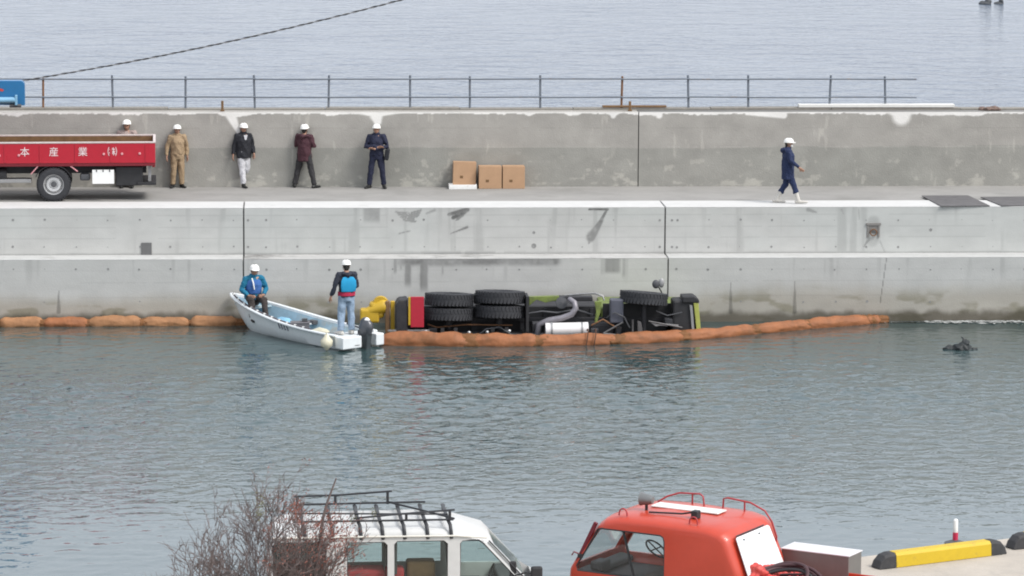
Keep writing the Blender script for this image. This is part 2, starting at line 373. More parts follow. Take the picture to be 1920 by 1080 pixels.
# ------------------------------------------------------------------ water
def sheet(name, x0, x1, y0, y1, z, m):
    o = MB().add([(x0, y0, z), (x1, y0, z), (x1, y1, z), (x0, y1, z)], [(0, 1, 2, 3)]).build(name, m); tag(o, kind='structure'); return o
def wave_field(X, Y):
    r = np.random.default_rng(19); H = np.zeros_like(X)
    lam = np.exp(r.uniform(math.log(.24), math.log(1.3), 100)); ang = r.normal(math.radians(-82), .75, 100); ph = r.uniform(0, 6.283, 100)
    gust = .45+.9*fbm(X.ravel(), Y.ravel(), .10, .07, 301, 3).reshape(X.shape)**1.3; g2 = .5+1.0*fbm(X.ravel(), Y.ravel(), .25, .22, 311, 3).reshape(X.shape)
    wind = .13+1.0*np.exp(-((Y+13)/6.5)**2)+.06*sstep(-9, -20, Y); gust = gust*wind; g2 = g2*wind
    for l, a, p in zip(lam, ang, ph):
        k = 2*math.pi/l; amp = WAVE_SLOPE/k*(1.0 if l < .7 else .6)
        H += amp*np.sin(k*(X*math.cos(a)+Y*math.sin(a))+p+1.1*np.sin(X*.31+Y*.23+p))*(g2 if l < .8 else gust)
    return H
WAVE_SLOPE = 0.019
gx = np.arange(-22, 22.01, .065); gy = np.concatenate([np.arange(-46, -16, .085), np.arange(-16, Y_WALL+.5, .075)])
GX, GY = np.meshgrid(gx, gy); GZ = wave_field(GX, GY)
edge = np.clip(np.minimum.reduce([GX+22, 22-GX, GY+46, np.full_like(GX, 9)])/1.5, 0, 1); GZ *= edge
nx, ny = len(gx), len(gy); co = np.stack([GX, GY, GZ], -1).reshape(-1, 3)
a_ = (np.arange(ny-1)[:, None]*nx+np.arange(nx-1)[None, :]).ravel(); fc = np.stack([a_, a_+1, a_+nx+1, a_+nx], -1)
yt = float(gy[-1]); o0 = len(co)
co = np.vstack([co, [(-400, -140, 0), (400, -140, 0), (400, -46, 0), (-400, -46, 0), (-400, yt, 0), (-22, yt, 0), (-22, -46, 0), (22, -46, 0), (22, yt, 0), (400, yt, 0)]])
fc = np.vstack([fc, np.array([(0, 1, 2, 3), (3, 6, 5, 4), (7, 2, 9, 8)])+o0])
me = bpy.data.meshes.new('harbour_water'); me.vertices.add(len(co)); me.vertices.foreach_set('co', co.astype('f').ravel())
me.loops.add(fc.size); me.loops.foreach_set('vertex_index', fc.astype('i').ravel()); me.polygons.add(len(fc)); me.polygons.foreach_set('loop_start', np.arange(0, fc.size, 4, dtype='i'))
me.polygons.foreach_set('use_smooth', np.ones(len(fc), bool)); me.update(calc_edges=True); me.materials.append(WATER)
tag(link(bpy.data.objects.new('harbour_water', me)), kind='structure')
sheet('open_sea', -2500, 2500, Y_WALL+0.5, 4000, 0.0, OSEA)

# ------------------------------------------------------------------ quay: lower and upper courses of cast blocks
J1 = wx(457, 430, 0)[0]; J2 = wx(1247, 430, 0)[0]; GAP = 0.021
XL, XR = -60.0, 60.0
quay = thing('quay_wall', 'pale stepped concrete quay wall between the water and the road', 'quay wall')
def paint_upper(x, z):
    c = np.ones((len(x), 3)); n = fbm(x, z, 1.2, 4, 11); c *= (0.93+0.14*n)[:, None]
    dk = np.zeros(len(x)); rag = fbm(x, z, 7, 7, 5)
    def W(px, py): return wx(px, py, 0)
    # rectangular grey patch, tyre scuffs, the seven-shaped scrape
    a, b = W(678, 392), W(714, 418); dk = np.maximum(dk, 0.34*sstep(a[0], a[0]+.1, x)*(1-sstep(b[0]-.05, b[0], x))*sstep(b[1]-.05, b[1]+.12, z)*(0.6+0.6*rag))
    for k in range(6):
        y0 = 394+k*3.2; q = seg_mask(x, z, W(742+k*3, y0+3), W(768+k*2, y0+6), .02, .03)*0.4; dk = np.maximum(dk, q*(rag > .38))
        q = seg_mask(x, z, W(768+k*2, y0+6), W(790-k*1.5, y0-1), .03, .02)*0.45; dk = np.maximum(dk, q*(rag > .4))
    for A, B, w0, w1, s in (((842, 402), (876, 393), .05, .07, .55), ((850, 408), (872, 398), .06, .05, .6), ((858, 411), (868, 404), .04, .03, .5),
                            ((845, 438), (876, 426), .015, .04, .45), ((748, 438), (768, 433), .02, .025, .3), ((800, 400), (815, 394), .03, .04, .25),
                            ((1105, 392.5), (1139, 392.5), .03, .04, .62), ((1138, 393), (1126, 415), .035, .05, .5), ((1128, 413), (1108, 445), .06, .14, .42), ((1108, 440), (1104, 456), .11, .03, .34),
                            ((1515, 393), (1530, 398), .06, .03, .28), ((1578, 393), (1582, 402), .03, .02, .28), ((1610, 393), (1611, 410), .02, .02, .2),
                            ((1638, 415), (1636, 450), .17, .2, .16), ((1628, 450), (1620, 462), .05, .02, .35), ((1650, 452), (1662, 480), .015, .015, .3)):
        dk = np.maximum(dk, s*seg_mask(x, z, W(*A), W(*B), w0, w1)*np.clip(0.55+1.3*rag, 0, 1.25))
    # darker line along the foot, thicker in the middle of the bay
    base = 0.03+0.05*fbm(x, z, 1.5, 0.1, 23); dk = np.maximum(dk, 0.30*(1-sstep(base*0.5, base*1.4, z-Z_LEDGE)))
    mid = np.exp(-((x+1.6)/2.2)**2); dk = np.maximum(dk, 0.45*mid*(1-sstep(0.02, 0.12, z-Z_LEDGE))*(fbm(x, z, 3, .3, 29) > .42))
    # faint horizontal board marks and vertical runs
    dk = np.maximum(dk, 0.11*(np.abs(((z-Z_LEDGE) % 0.31)-0.15) < .012)*(fbm(x, z, .8, .1, 39) > .44)); run = fbm(x, z, 3.5, .25, 31); dk = np.maximum(dk, 0.16*sstep(.60, .78, run))
    c *= (1-dk)[:, None]; w = sstep(-4, 3, x)*0.0+0.0
    c[:, 0] *= 1-0.015*sstep(.45, .6, fbm(x, z, .3, .5, 37)); c[:, 2] *= 1+0.0*w
    return c
def paint_lower(x, z):
    c = np.ones((len(x), 3)); n = fbm(x, z, 1.0, 5, 41); c *= (0.93+0.13*n)[:, None]; rag = fbm(x, z, 6, 6, 43); dk = np.zeros(len(x))
    def W(px, py): return wx(px, py, Y_LEDGE)
    run = fbm(x, z, 5, .35, 47)
    top = Z_LEDGE-z
    a, b = W(735, 490)[0], W(1060, 490)[0]; dk = np.maximum(dk, 0.50*sstep(a, a+.4, x)*(1-sstep(b-.3, b, x))*(1-sstep(.10, .26, top))*(0.45+0.9*rag))
    for px, wd, ln, s in ((765, .10, .85, .46), (795, .12, 1.0, .58), (741, .05, .45, .36), (752, .03, .35, .30), (830, .03, .5, .28), (1148, .24, .46, .50), (1130, .06, .5, .2), (1170, .05, .6, .25), (905, .03, .3, .2)):
        xc = W(px, 490)[0]+0.03*(fbm(z, z*0, 4, 1, 51)-.5); dk = np.maximum(dk, s*(1-sstep(wd*.55, wd*1.2, np.abs(x-xc)))*(1-sstep(ln*.7, ln, top))*(0.55+.7*run))
    dk = np.maximum(dk, 0.15*sstep(.60, .8, run)*(1-sstep(.2, .9, top)))
    dk = np.maximum(dk, 0.09*(np.abs(top-0.62) < .012)*(fbm(x, z, .9, .1, 53) > .45)); dk = np.maximum(dk, 0.08*(np.abs(top-1.02) < .012)*(fbm(x, z, .9, .1, 54) > .4))
    dk = np.maximum(dk, 0.05*(np.abs(top-.3) < .015))
    # hairline crack
    dk = np.maximum(dk, 0.55*seg_mask(x, z, W(1663, 478), W(1650, 570), .012, .012))
    for px, y0 in ((110, 545), (1370, 530), (1490, 528)):
        dk = np.maximum(dk, 0.42*seg_mask(x, z, W(px, y0), W(px, 585), .012, .06))
    c *= (1-dk)[:, None]
    # tide band: silt, weed and algae rising unevenly from the water
    h = 0.38+0.22*fbm(x, z, .55, .1, 61)+0.10*fbm(x, z, 4, .4, 63)+0.14*sstep(4, 7, x)
    t1 = 1-sstep(h*0.85, h*1.75, z); t2 = 1-sstep(0.16, 0.38, z+0.25*(fbm(x, z, 2.5, 1.5, 67)-.5)); gr = sstep(.50, .68, fbm(x, z, 1.2, 3, 71))*(1-sstep(h*0.8, h*1.5, z))
    silt = np.array([.72, .66, .57]); dark = np.array([.26, .24, .20]); green = np.array([.46, .45, .32])
    for t, k in ((t1*.75, silt), (gr*.6, green), (t2*.88, dark)): c = c*(1-t[:, None])+c*k*t[:, None]
    return c
for k, (a, b) in enumerate(((XL, J1-GAP), (J1+GAP, J2-GAP), (J2+GAP, XR))):
    block('upper_block', a, b, 0.0, 1.45, Z_LEDGE-0.3, Z_ROAD, CONC, paint_upper, quay)
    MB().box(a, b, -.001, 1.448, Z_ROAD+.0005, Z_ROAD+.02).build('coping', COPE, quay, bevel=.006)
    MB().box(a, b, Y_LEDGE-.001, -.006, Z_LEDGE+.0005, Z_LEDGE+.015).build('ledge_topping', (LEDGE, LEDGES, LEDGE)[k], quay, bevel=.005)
    block('lower_block', a, b, Y_LEDGE, -0.004, -1.6, Z_LEDGE, CONC, paint_lower, quay)
jb = MB(); 
for j in (J1, J2): jb.box(j-GAP+.001, j+GAP-.001, 0.035, 1.42, Z_LEDGE-.3, Z_ROAD-.01); jb.box(j-GAP+.001, j+GAP-.001, Y_LEDGE+.035, -.05, -1.5, Z_LEDGE-.03)
jb.build('joint_filler', JOINT, quay, kind='stuff')
hb = MB()
def tie_hole(px, py, y, r):
    p = spot_y(px, py, y); hb.lathe([(r*1.0, 0), (r, .004), (r*.6, .004), (r*.45, .001)], (p.x, y-0.001, p.z), Matrix.Rotation(R(90), 4, 'X'), 10)
for k in range(-3, 33):
    px = 24+k*59.3
    for py in (412.5, 463):
        if abs(px-457) > 9 and abs(px-1247) > 9: tie_hole(px+random.uniform(-1.5, 1.5), py+random.uniform(-1, 1), 0, random.choice((.012, .018, .022, .026, .034)))
    for py in (505, 566):
        if py < 550 or random.random() < .5:
            if abs(px-455) > 9 and abs(px-1256) > 9: tie_hole(px+random.uniform(-1.5, 1.5), py+random.uniform(-1, 1), Y_LEDGE, random.choice((.013, .02, .024, .028, .036)))
for px in (465, 1237, 1260): tie_hole(px, 413, 0, .035); tie_hole(px, 463, 0, .035)
tie_hole(1001, 461, 0, .07); tie_hole(1001, 436, 0, .04); tie_hole(1745, 431, 0, .045)
hb.build('tie_hole', HOLE, quay, smooth=30, kind='stuff')
# recessed plate on the left bay, mooring-ring niche on the right bay
p0, p1 = spot_y(265, 455, 0), spot_y(284.5, 481, 0)
MB().box(p0.x, p1.x, -0.03, 0.0, Z_LEDGE+.002, p0.z).build('cover_plate', mat('plate_grey', (.13, .13, .13), .7, .2), quay, bevel=.006)
p0, p1 = spot_y(1624, 418, 0), spot_y(1651, 445, 0)
nm = mat('niche_grey', (.20, .19, .18), .9)
m = MB(); m.box(p0.x, p1.x, -.035, 0, p0.z-.07, p0.z); m.box(p0.x+.03, p0.x+.08, -.025, 0, p1.z, p0.z-.071); m.box(p1.x-.08, p1.x-.03, -.025, 0, p1.z, p0.z-.071); m.box(p0.x+.081, p1.x-.081, -.012, 0, p1.z+.12, p0.z-.071)
m.build('ring_niche', nm, quay, bevel=.006)
xm, zm = (p0.x+p1.x)/2, p0.z-.26
MB().tube([(xm+.09*math.cos(a), -.045, zm+.09*math.sin(a)) for a in np.linspace(0, 2*math.pi, 17)[:-1]], .016, 6, True).build('mooring_ring', RUST, quay, smooth=60)

# ------------------------------------------------------------------ road deck and dark plates on the edge
road = MB().box(XL, XR, 1.452, Y_WALL-.003, 1.0, Z_ROAD-.012).build('pier_road', ROADC); tag(road, kind='structure')
def plate(pts, label):
    q = [spot(x, y, Z_ROAD) for x, y in pts]
    m = MB(); n = len(q); m.add([(p.x, p.y, Z_ROAD+.024) for p in q]+[(p.x, p.y, Z_ROAD+.046) for p in q], [tuple(range(n)), tuple(range(n, 2*n))]+[(i, (i+1) % n, n+(i+1) % n, n+i) for i in range(n)])
    o = m.build('steel_plate', mat('dark_plate', (.105, .10, .10), .7, .1, var=.25, nscale=4), None, bevel=.004); tag(o, label, 'steel plate', 'dark plates laid on the quay edge'); return o
plate([(1764, 389), (1856, 388.3), (1815, 369), (1728, 369.5)], 'dark mat lying on the white quay edge right of the walking worker')
plate([(1878, 388.3), (1990, 387.5), (1950, 371), (1838, 372)], 'dark mat cut off by the right border of the picture on the quay edge')

# ------------------------------------------------------------------ parapet wall behind the road
JW = wx(1197, 280, Y_WALL)[0]
para = thing('parapet_wall', 'tall weathered grey brown concrete sea wall behind the road with flaking white top', 'sea wall')
def paint_wall(x, z):
    c = np.ones((len(x), 3)); h = z-Z_ROAD; n = fbm(x, z, 1.4, 2.2, 81); c *= (0.86+0.26*n)[:, None]
    wob = 0.03*(fbm(x, z, .6, .2, 83)-.5)
    low = 1-sstep(1.10, 1.15, h+wob+.25*(fbm(x, z, .35, .1, 85)-.5)*sstep(2, 5, x)); lowc = np.array([.80, .83, .82]); k = low*(0.55+.6*fbm(x, z, .35, .3, 87)); k = np.clip(k, 0, 1)
    c = c*(1-k[:, None])+c*lowc*k[:, None]
    ln = (np.abs(h+wob-1.125) < .018)*(fbm(x, z, 1.5, .1, 88) > .45); c *= (1+.14*ln)[:, None]
    line2 = (np.abs(h-1.68+wob) < .015)*(fbm(x, z, 1, .1, 90) > .5); c *= (1-.09*line2)[:, None]
    # pale salt bloom and splashes near the foot
    b = sstep(.54, .70, fbm(x, z, 2.6, 4.5, 91)+.16*(1-sstep(.05, .45, h)) - .12); b = np.maximum(b*(1-sstep(.25, .7, h)), .75*sstep(.66, .76, fbm(x, z, 4, 4, 93))*(1-sstep(.5, 1.3, h)))
    b = np.maximum(b, .6*sstep(.70, .80, fbm(x, z, 5, 1.2, 95)))
    c = c+b[:, None]*np.array([.32, .31, .29])
    # white coat left along the top in ragged tongues
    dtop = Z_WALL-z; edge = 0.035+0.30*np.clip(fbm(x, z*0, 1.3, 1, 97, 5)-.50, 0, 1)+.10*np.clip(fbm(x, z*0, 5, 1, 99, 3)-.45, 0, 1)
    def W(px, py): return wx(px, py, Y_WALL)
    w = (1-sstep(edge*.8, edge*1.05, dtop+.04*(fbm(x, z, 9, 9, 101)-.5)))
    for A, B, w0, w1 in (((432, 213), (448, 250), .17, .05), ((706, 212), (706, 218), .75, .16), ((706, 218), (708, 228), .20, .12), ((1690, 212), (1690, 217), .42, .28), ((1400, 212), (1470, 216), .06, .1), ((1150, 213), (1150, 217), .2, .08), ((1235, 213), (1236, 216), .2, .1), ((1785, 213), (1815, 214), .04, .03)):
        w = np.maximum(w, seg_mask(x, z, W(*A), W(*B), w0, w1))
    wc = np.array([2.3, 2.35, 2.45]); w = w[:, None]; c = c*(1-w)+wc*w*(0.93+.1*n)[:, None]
    return c
block('wall_section', XL, JW-.015, Y_WALL, Y_WALL+1.15, 0.9, Z_WALL, WALLC, paint_wall, para, .024)
block('wall_section', JW+.015, XR, Y_WALL, Y_WALL+1.15, 0.9, Z_WALL, WALLC, paint_wall, para, .024)
MB().box(JW-.014, JW+.014, Y_WALL+.06, Y_WALL+1.1, .9, Z_WALL-.01).build('joint_filler', JOINT, para)
# low kerb of old mortar along the rear of the wall top
m = MB(); x = XL
while x < XR:
    w = random.uniform(2, 5); m.box(x, x+w-.02, Y_WALL+.62, Y_WALL+1.12, Z_WALL+.002, Z_WALL+random.uniform(.035, .06)); x += w
m.build('top_kerb', mat('dull_kerb', (.22, .205, .18), .9, var=.2), para)

# ------------------------------------------------------------------ railing
YR = Y_WALL+.85
rail = thing('guard_railing', 'thin grey two rail guard railing standing on top of the sea wall', 'railing')
rail_px = [(-52, 0), (81, 0), (212, 2), (348, 0), (478, 2), (616, -1), (769, 0), (881, 0), (1013, 0), (1165, -2), (1291, 1), (1403, 0), (1555, -3), (1660, 1)]
for k, (px, ln) in enumerate(rail_px):
    a = spot_y(px, 205, YR); top = spot_y(px-ln, random.choice((143, 146, 141)), YR)
    o = MB().cyl((a.x, YR, Z_WALL), (top.x, YR+random.uniform(-.02, .02), top.z), .034, 8).build('post', RUST if k in (1, 9) else RAILM, rail, smooth=40)
def rail_run(y0, r):
    ends = [(-700, 0), (-52, 0)]+[(p, 0) for p, _ in rail_px[1:]]+[(1716, 0)]
    for k in range(len(ends)-1):
        a, b = ends[k][0], ends[k+1][0]
        za = spot_y(a, y0+random.uniform(-.7, .7), YR); zb = spot_y(b, y0+random.uniform(-.7, .7), YR)
        MB().cyl((za.x, YR-.05, za.z), (zb.x+.03, YR-.05, zb.z), r, 8).build('rail', RAILM, rail, smooth=40)
rail_run(148, .023); rail_run(182, .023)
# odd things left on the wall top
def stake(px, y0, y1, lab):
    a, b = spot_y(px, y1, Y_WALL+.3), spot_y(px, y0, Y_WALL+.3)
    m = MB(); m.box(a.x-.035, a.x+.035, Y_WALL+.27, Y_WALL+.33, Z_WALL+.002, b.z); m.box(a.x-.06, a.x+.06, Y_WALL+.25, Y_WALL+.35, Z_WALL+.002, Z_WALL+.04)
    o = m.build('wooden_stake', BROWN, None, bevel=.01); tag(o, lab, 'stake')
stake(417, 189, 209, 'short wooden stake on the wall top above the worker in white trousers')
stake(1181, 190, 209, 'short wooden stake on the wall top beside the wall joint')
def beam(name, a, b, h, d, m_, lab, cat, yo):
    A, B = spot_y(a, 200, Y_WALL+yo), spot_y(b, 200, Y_WALL+yo)
    o = MB().box(A.x, B.x, Y_WALL+yo, Y_WALL+yo+d, Z_WALL+.07, Z_WALL+.07+h).build(name, m_, None, bevel=.008); tag(o, lab, cat); return o
beam('timber_plank', 1130, 1250, .05, .2, BROWN, 'brown timber plank lying on the wall top above the wall joint', 'plank', .66)
beam('white_beam', 1498, 1790, .09, .28, OFFW, 'long white beam lying along the wall top on the right', 'beam', .64)
m = MB(); q = spot_y(1851, 203, Y_WALL+.5)
for k in range(5): m.ell((q.x+random.uniform(-.25, .25), Y_WALL+.5+random.uniform(-.1, .1), Z_WALL+.04), (random.uniform(.10, .2), .1, random.uniform(.05, .09)))
o = m.build('rope_heap', mat('rope_brown', (.16, .11, .09), .9, var=.3), None, smooth=180); remesh(o, .02); rough_up(o, .03, 14); tag(o, 'small dark heap of rope on the wall top at the far right', 'rope')

# ------------------------------------------------------------------ quay apron in the foreground
e0, e1 = spot(1640, 1041, Z_APRON), spot(1920, 1006, Z_APRON)
ed = (e1-e0); ed.z = 0; ed.normalize(); en = Vector((ed.y, -ed.x, 0))
if en.y > 0: en = -en
A, B = e0-ed*90, e0+ed*90
m = MB(); C_, D_ = B+en*58, A+en*58
m.add([A, B, C_, D_]+[Vector((p.x, p.y, -2)) for p in (A, B, C_, D_)], [(0, 1, 2, 3), (4, 5, 1, 0), (5, 6, 2, 1), (6, 7, 3, 2), (7, 4, 0, 3)])
o = m.build('quay_apron', APRON); tag(o, kind='structure')

# wheel stops on the apron edge
def wheel_stop(a, b, label):
    a, b = Vector(a), Vector(b); d = b-a; L = d.length; t = thing('wheel_stop', label, 'wheel stop', a, math.atan2(d.y, d.x), 'yellow and black wheel stops along the quay edge')
    e = .36; h = .27; w = .30
    sec = [(-w/2, .004), (-w/2+.015, h-.05), (-w/2+.06, h), (w/2-.06, h), (w/2-.015, h-.05), (w/2, .004)]
    MB().prism(sec, e, L-e, 'x').build('yellow_bar', SAFY, t, bevel=.008)
    for k in (0, 1):
        x0, x1 = (0, e-.003) if k == 0 else (L, L-e+.003)
        m = MB(); st = []
        for u, hh in ((0, .12), (.12, .55), (.35, .88), (.7, 1.0), (1, 1.0)):
            x = x0+(x1-x0)*u; st.append([(x, y*(.85+.15*hh), .004+(z-.004)*hh) for y, z in sec])
        vs = [p for s_ in st for p in s_]; n = len(sec); fs = [tuple(range(n)), tuple((len(st)-1)*n+i for i in range(n))]
        for i in range(len(st)-1): fs += [(i*n+j, i*n+(j+1) % n, (i+1)*n+(j+1) % n, (i+1)*n+j) for j in range(n)]
        m.add(vs, fs); m.build('rubber_end', mat('stop_rubber', (.030, .030, .032), .7, var=.25, dirt=((.09, .085, .08), 5, .6)), t, bevel=.008)
    return t
wheel_stop(spot(1641, 1066, Z_APRON), spot(1880, 1036, Z_APRON), 'yellow wheel stop with black ends on the near quay, whole in view')
w0 = spot(1893, 1029, Z_APRON); wd = (spot(1880, 1036, Z_APRON)-spot(1641, 1066, Z_APRON)).normalized()
wheel_stop(w0, w0+wd*2.1, 'wheel stop at the right border of which only its black end shows')
q = spot(1791, 1020, Z_APRON)
t = thing('marker_post', 'short white and red marker post behind the yellow wheel stop', 'post', q)
MB().lathe([(.20, .003), (.20, .03), (.08, .07), (.05, .08)], seg=16).build('base', DGREY, t, smooth=40)
MB().cyl((0, 0, .07), (0, 0, .22), .05, 12).build('red_band', mat('post_red', (.5, .02, .07), .5), t, smooth=40)
MB().sweep([(0, 0, .222), (0, 0, .43)], .045, 12).build('white_band', WHITE, t, smooth=40)
# ------------------------------------------------------------------ people
HEADSZ = 1.0
def hand(m, wrist, d, n, left=1, curl=0.5, k=1.0):
    """Palm, four unequal bent fingers and a thumb; d = along the hand, n = palm normal."""
    d = Vector(d).normalized(); n = Vector(n); n = (n-d*n.dot(d)).normalized(); s = d.cross(n)*left; w = Vector(wrist)
    m.sweep([w-d*.03, w+d*.03, w+d*.085], [(.027, .02), (.040, .017), (.042, .015)], 10, s)
    for i, (o, L) in enumerate(((-.031, .070), (-.0105, .080), (.0105, .076), (.031, .060))):
        a = w+d*.082+s*o; p1 = a+(d*math.cos(curl*.5)+n*math.sin(curl*.5))*L*.5; p2 = p1+(d*math.cos(curl*1.6)+n*math.sin(curl*1.6))*L*.5
        m.sweep([a-d*.01, a, p1, p2], [.0105, .0105, .0098, .0085], 7, s)
    a = w+d*.025-s*.036; b = a+(-s*.6+d*.75+n*.25).normalized()*.045; c = b+(d*.9+n*.45-s*.1).normalized()*.035
    m.sweep([w+d*.015-s*.015, a, b, c], [.013, .0135, .012, .010], 8, n)

BASE = dict(pelvis=(0, 0, .95), waist=(0, 0, 1.09), chest=(0, -.01, 1.28), neck=(0, .01, 1.46), head=(0, -.015, 1.60),
    shR=(-.185, 0, 1.40), elR=(-.235, .03, 1.13), wrR=(-.245, -.04, .89), shL=(.185, 0, 1.40), elL=(.235, .03, 1.13), wrL=(.245, -.04, .89),
    hipR=(-.09, 0, .91), knR=(-.105, -.015, .50), anR=(-.115, .02, .09), toR=(-.14, -.17, .03), hipL=(.09, 0, .91), knL=(.105, -.015, .50), anL=(.115, .02, .09), toL=(.14, -.17, .03),
    handR=None, handL=None)

def person(label, loc, yaw, pose, outfit, scale=1.04, group=None, head_yaw=0.0, head_pitch=0.0):
    J = {k: (Vector(v) if isinstance(v, tuple) else v) for k, v in {**BASE, **pose}.items()}
    t = thing('person', label, 'person', loc, yaw, group); t.scale = (scale,)*3
    lean = (J['neck']-J['pelvis']).normalized()
    HM = Matrix.Rotation(head_yaw, 3, 'Z') @ Matrix.Rotation(head_pitch, 3, 'X'); hc = J['head']
    H = lambda p: hc+HM @ Vector(p)
    # --- body, one continuous skin
    m = MB()
    m.sweep([J['pelvis']-lean*.07, J['pelvis'], J['waist'], J['chest'], J['chest'].lerp(J['neck'], .62)], [(.13, .10), (.165, .115), (.145, .105), (.17, .12), (.14, .085)], 18, (1, 0, 0))
    for s in 'RL':
        m.sweep([J['neck']-lean*.05, J['sh'+s]], [.06, .062], 12); m.sweep([J['sh'+s], J['el'+s], J['wr'+s]], [.056, .042, .029], 12)
        m.sweep([J['hip'+s], J['kn'+s], J['an'+s]], [.088, .057, .040], 14)
        f = (J['to'+s]-J['an'+s]); f.z = 0; f.normalize(); an = J['an'+s]; sole = Vector((0, 0, an.z-.05))
        m.sweep([an-f*.05-Vector((0, 0, .045)), an+f*.05-Vector((0, 0, .045)), J['to'+s]+Vector((0, 0, .005))], [(.034, .036), (.042, .034), (.036, .022)], 10, f.cross(Vector((0, 0, 1))))
        hd = J['hand'+s]; d = (J['wr'+s]-J['el'+s]).normalized() if hd is None else Vector(hd)
        nrm = Vector((1 if s == 'R' else -1, -.25, 0)); hand(m, J['wr'+s]+d*.025, d, nrm, 1 if s == 'R' else -1, .55)
    m.sweep([J['neck']-lean*.06, J['neck'], hc-Vector((0, 0, .05))], [(.07, .062), (.058, .056), (.056, .056)], 14)
    m.sweep([H((0, -.012, -.105)), H((0, -.014, -.07)), H((0, -.004, -.02)), H((0, .004, .04)), H((0, .006, .085)), H((0, .006, .105))], [(.035, .042), (.056, .068), (.070, .088), (.074, .096), (.062, .080), (.035, .048)], 18, HM @ Vector((1, 0, 0)))
    m.sweep([H((0, -.090, .018)), H((0, -.104, -.018)), H((0, -.100, -.030))], [.010, .015, .014], 8, HM @ Vector((1, 0, 0)))       # nose
    m.sweep([H((-.040, -.082, .030)), H((0, -.092, .034)), H((.040, -.082, .030))], [.011, .012, .011], 8)                        # brow
    m.sweep([H((-.022, -.088, -.060)), H((0, -.096, -.060)), H((.022, -.088, -.060))], [.009, .011, .009], 8)                     # lips
    for s in (-1, 1): m.ell(H((s*.077, .012, -.005)), (.012, .024, .034), 8, 6, HM)
    b = m.build('body', SKIN, t, smooth=180); remesh(b, .0095, 1)
    for s in (-1, 1): MB().ell(H((s*.030, -.086, .010)), (.012, .007, .008), 8, 6, HM).build('eye', EYEM, t, smooth=180)
    # --- hair
    m = MB(); m.sweep([H((0, .035, -.075)), H((0, .03, -.03)), H((0, .016, .05)), H((0, .012, .10))], [(.050, .05), (.076, .070), (.080, .096), (.055, .07)], 16, HM @ Vector((1, 0, 0))); m.build('hair', HAIR, t, smooth=180)
    # --- trousers
    m = MB(); tr = outfit.get('fit', .022); hem = outfit.get('hem', 1.0)
    m.sweep([J['pelvis']-lean*.17, J['pelvis'], J['waist']], [(.13, .125), (.185, .138), (.165, .125)], 18, (1, 0, 0), 'flat')
    for s in 'RL': m.sweep([J['hip'+s]+Vector((0, 0, .02)), J['hip'+s].lerp(J['kn'+s], .5), J['kn'+s], J['kn'+s].lerp(J['an'+s], .55), J['kn'+s].lerp(J['an'+s], .97*hem)], [.105, .084+tr*.4, .062+tr*.8, .052+tr, .050+tr], 14, (1, 0, 0), 'flat')
    o = m.build('trousers', outfit['trousers'], t, smooth=180); remesh(o, .015, 2); rough_up(o, .018, 13, (1, 1, .6), 3.1); rough_up(o, .008, 30, (1, 1, 1), 1.7)
    # --- footwear
    for s in 'RL':
        m = MB(); an = J['an'+s]; f = (J['to'+s]-an); f.z = 0; f.normalize(); hgt = outfit.get('boot', .10); low = Vector((0, 0, -.045)); up = (J['kn'+s]-an).normalized(); sd = f.cross(Vector((0, 0, 1)))
        m.sweep([an-f*.065+low, an+f*.05+low, J['to'+s]+f*.03+Vector((0, 0, .004))], [(.044, .043), (.054, .042), (.046, .028)], 12, sd)
        m.sweep([an-Vector((0, 0, .03)), an+up*hgt], [(.054, .056), (.060, .062)], 12, sd, 'flat')
        o = m.build('boot' if hgt > .15 else 'shoe', outfit['shoes'], t, smooth=180); remesh(o, .012, 1)
    # --- jacket
    m = MB(); ln = outfit.get('jacket_len', .10); fat = outfit.get('fat', 1.0)
    pts = [J['pelvis']-lean*ln, J['pelvis'], J['waist'], J['chest'], J['chest'].lerp(J['neck'], .55), J['neck']-lean*.01]
    m.sweep(pts, [(.195*fat, .150*fat), (.195*fat, .150*fat), (.185*fat, .145*fat), (.198*fat, .150*fat), (.165, .115), (.078, .078)], 20, (1, 0, 0), 'flat')
    for s in 'RL':
        m.sweep([J['neck']-lean*.06, J['sh'+s]], [.075, .082], 12); e = J['el'+s]; w = J['wr'+s]
        m.sweep([J['sh'+s], J['sh'+s].lerp(e, .5), e, e.lerp(w, .6), e.lerp(w, .97)], [.080, .072, .064, .054, .047], 14, (.3, .9, .3), 'flat')
    if outfit.get('collar'): m.sweep([J['neck']-lean*.03, J['neck']+lean*.05], [(.088, .088), (.092, .095)], 16, (1, 0, 0), 'flat')
    if outfit.get('hood'): m.sweep([J['neck']+Vector((-.09, .09, -.02)), J['neck']+Vector((0, .13, -.05)), J['neck']+Vector((.09, .09, -.02))], [.05, .065, .05], 12)
    o = m.build(outfit.get('top_name', 'jacket'), outfit['jacket'], t, smooth=180); remesh(o, .014, 2); rough_up(o, .022, 10, (1, 1, .7), 7.3); rough_up(o, .009, 26, (1, 1, 1), 2.2)
    # --- helmet with brim and strap
    hm = MB(); prof = [(.0, .150), (.035, .147), (.070, .132), (.097, .104), (.110, .066), (.114, .036), (.118, .030), (.112, .026), (.10, .03)]
    T4 = Matrix.Translation(hc) @ HM.to_4x4() @ Matrix.Rotation(R(-6), 4, 'X') @ Matrix.Diagonal((1.0, 1.16, 1.0, 1))
    hm.lathe(prof, (0, 0, 0), None, 24); hm.v = [tuple(T4 @ Vector(v)) for v in hm.v]
    h = hm.build('helmet', HELM, t, smooth=50)
    bm_ = MB(); bm_.prism([(.075*math.cos(a)*1.2, -.085-.075*math.sin(a)) for a in np.linspace(0, math.pi, 11)], .026, .034, 'z'); bm_.v = [tuple(T4 @ Vector(v)) for v in bm_.v]; bm_.build('helmet_brim', HELM, h)
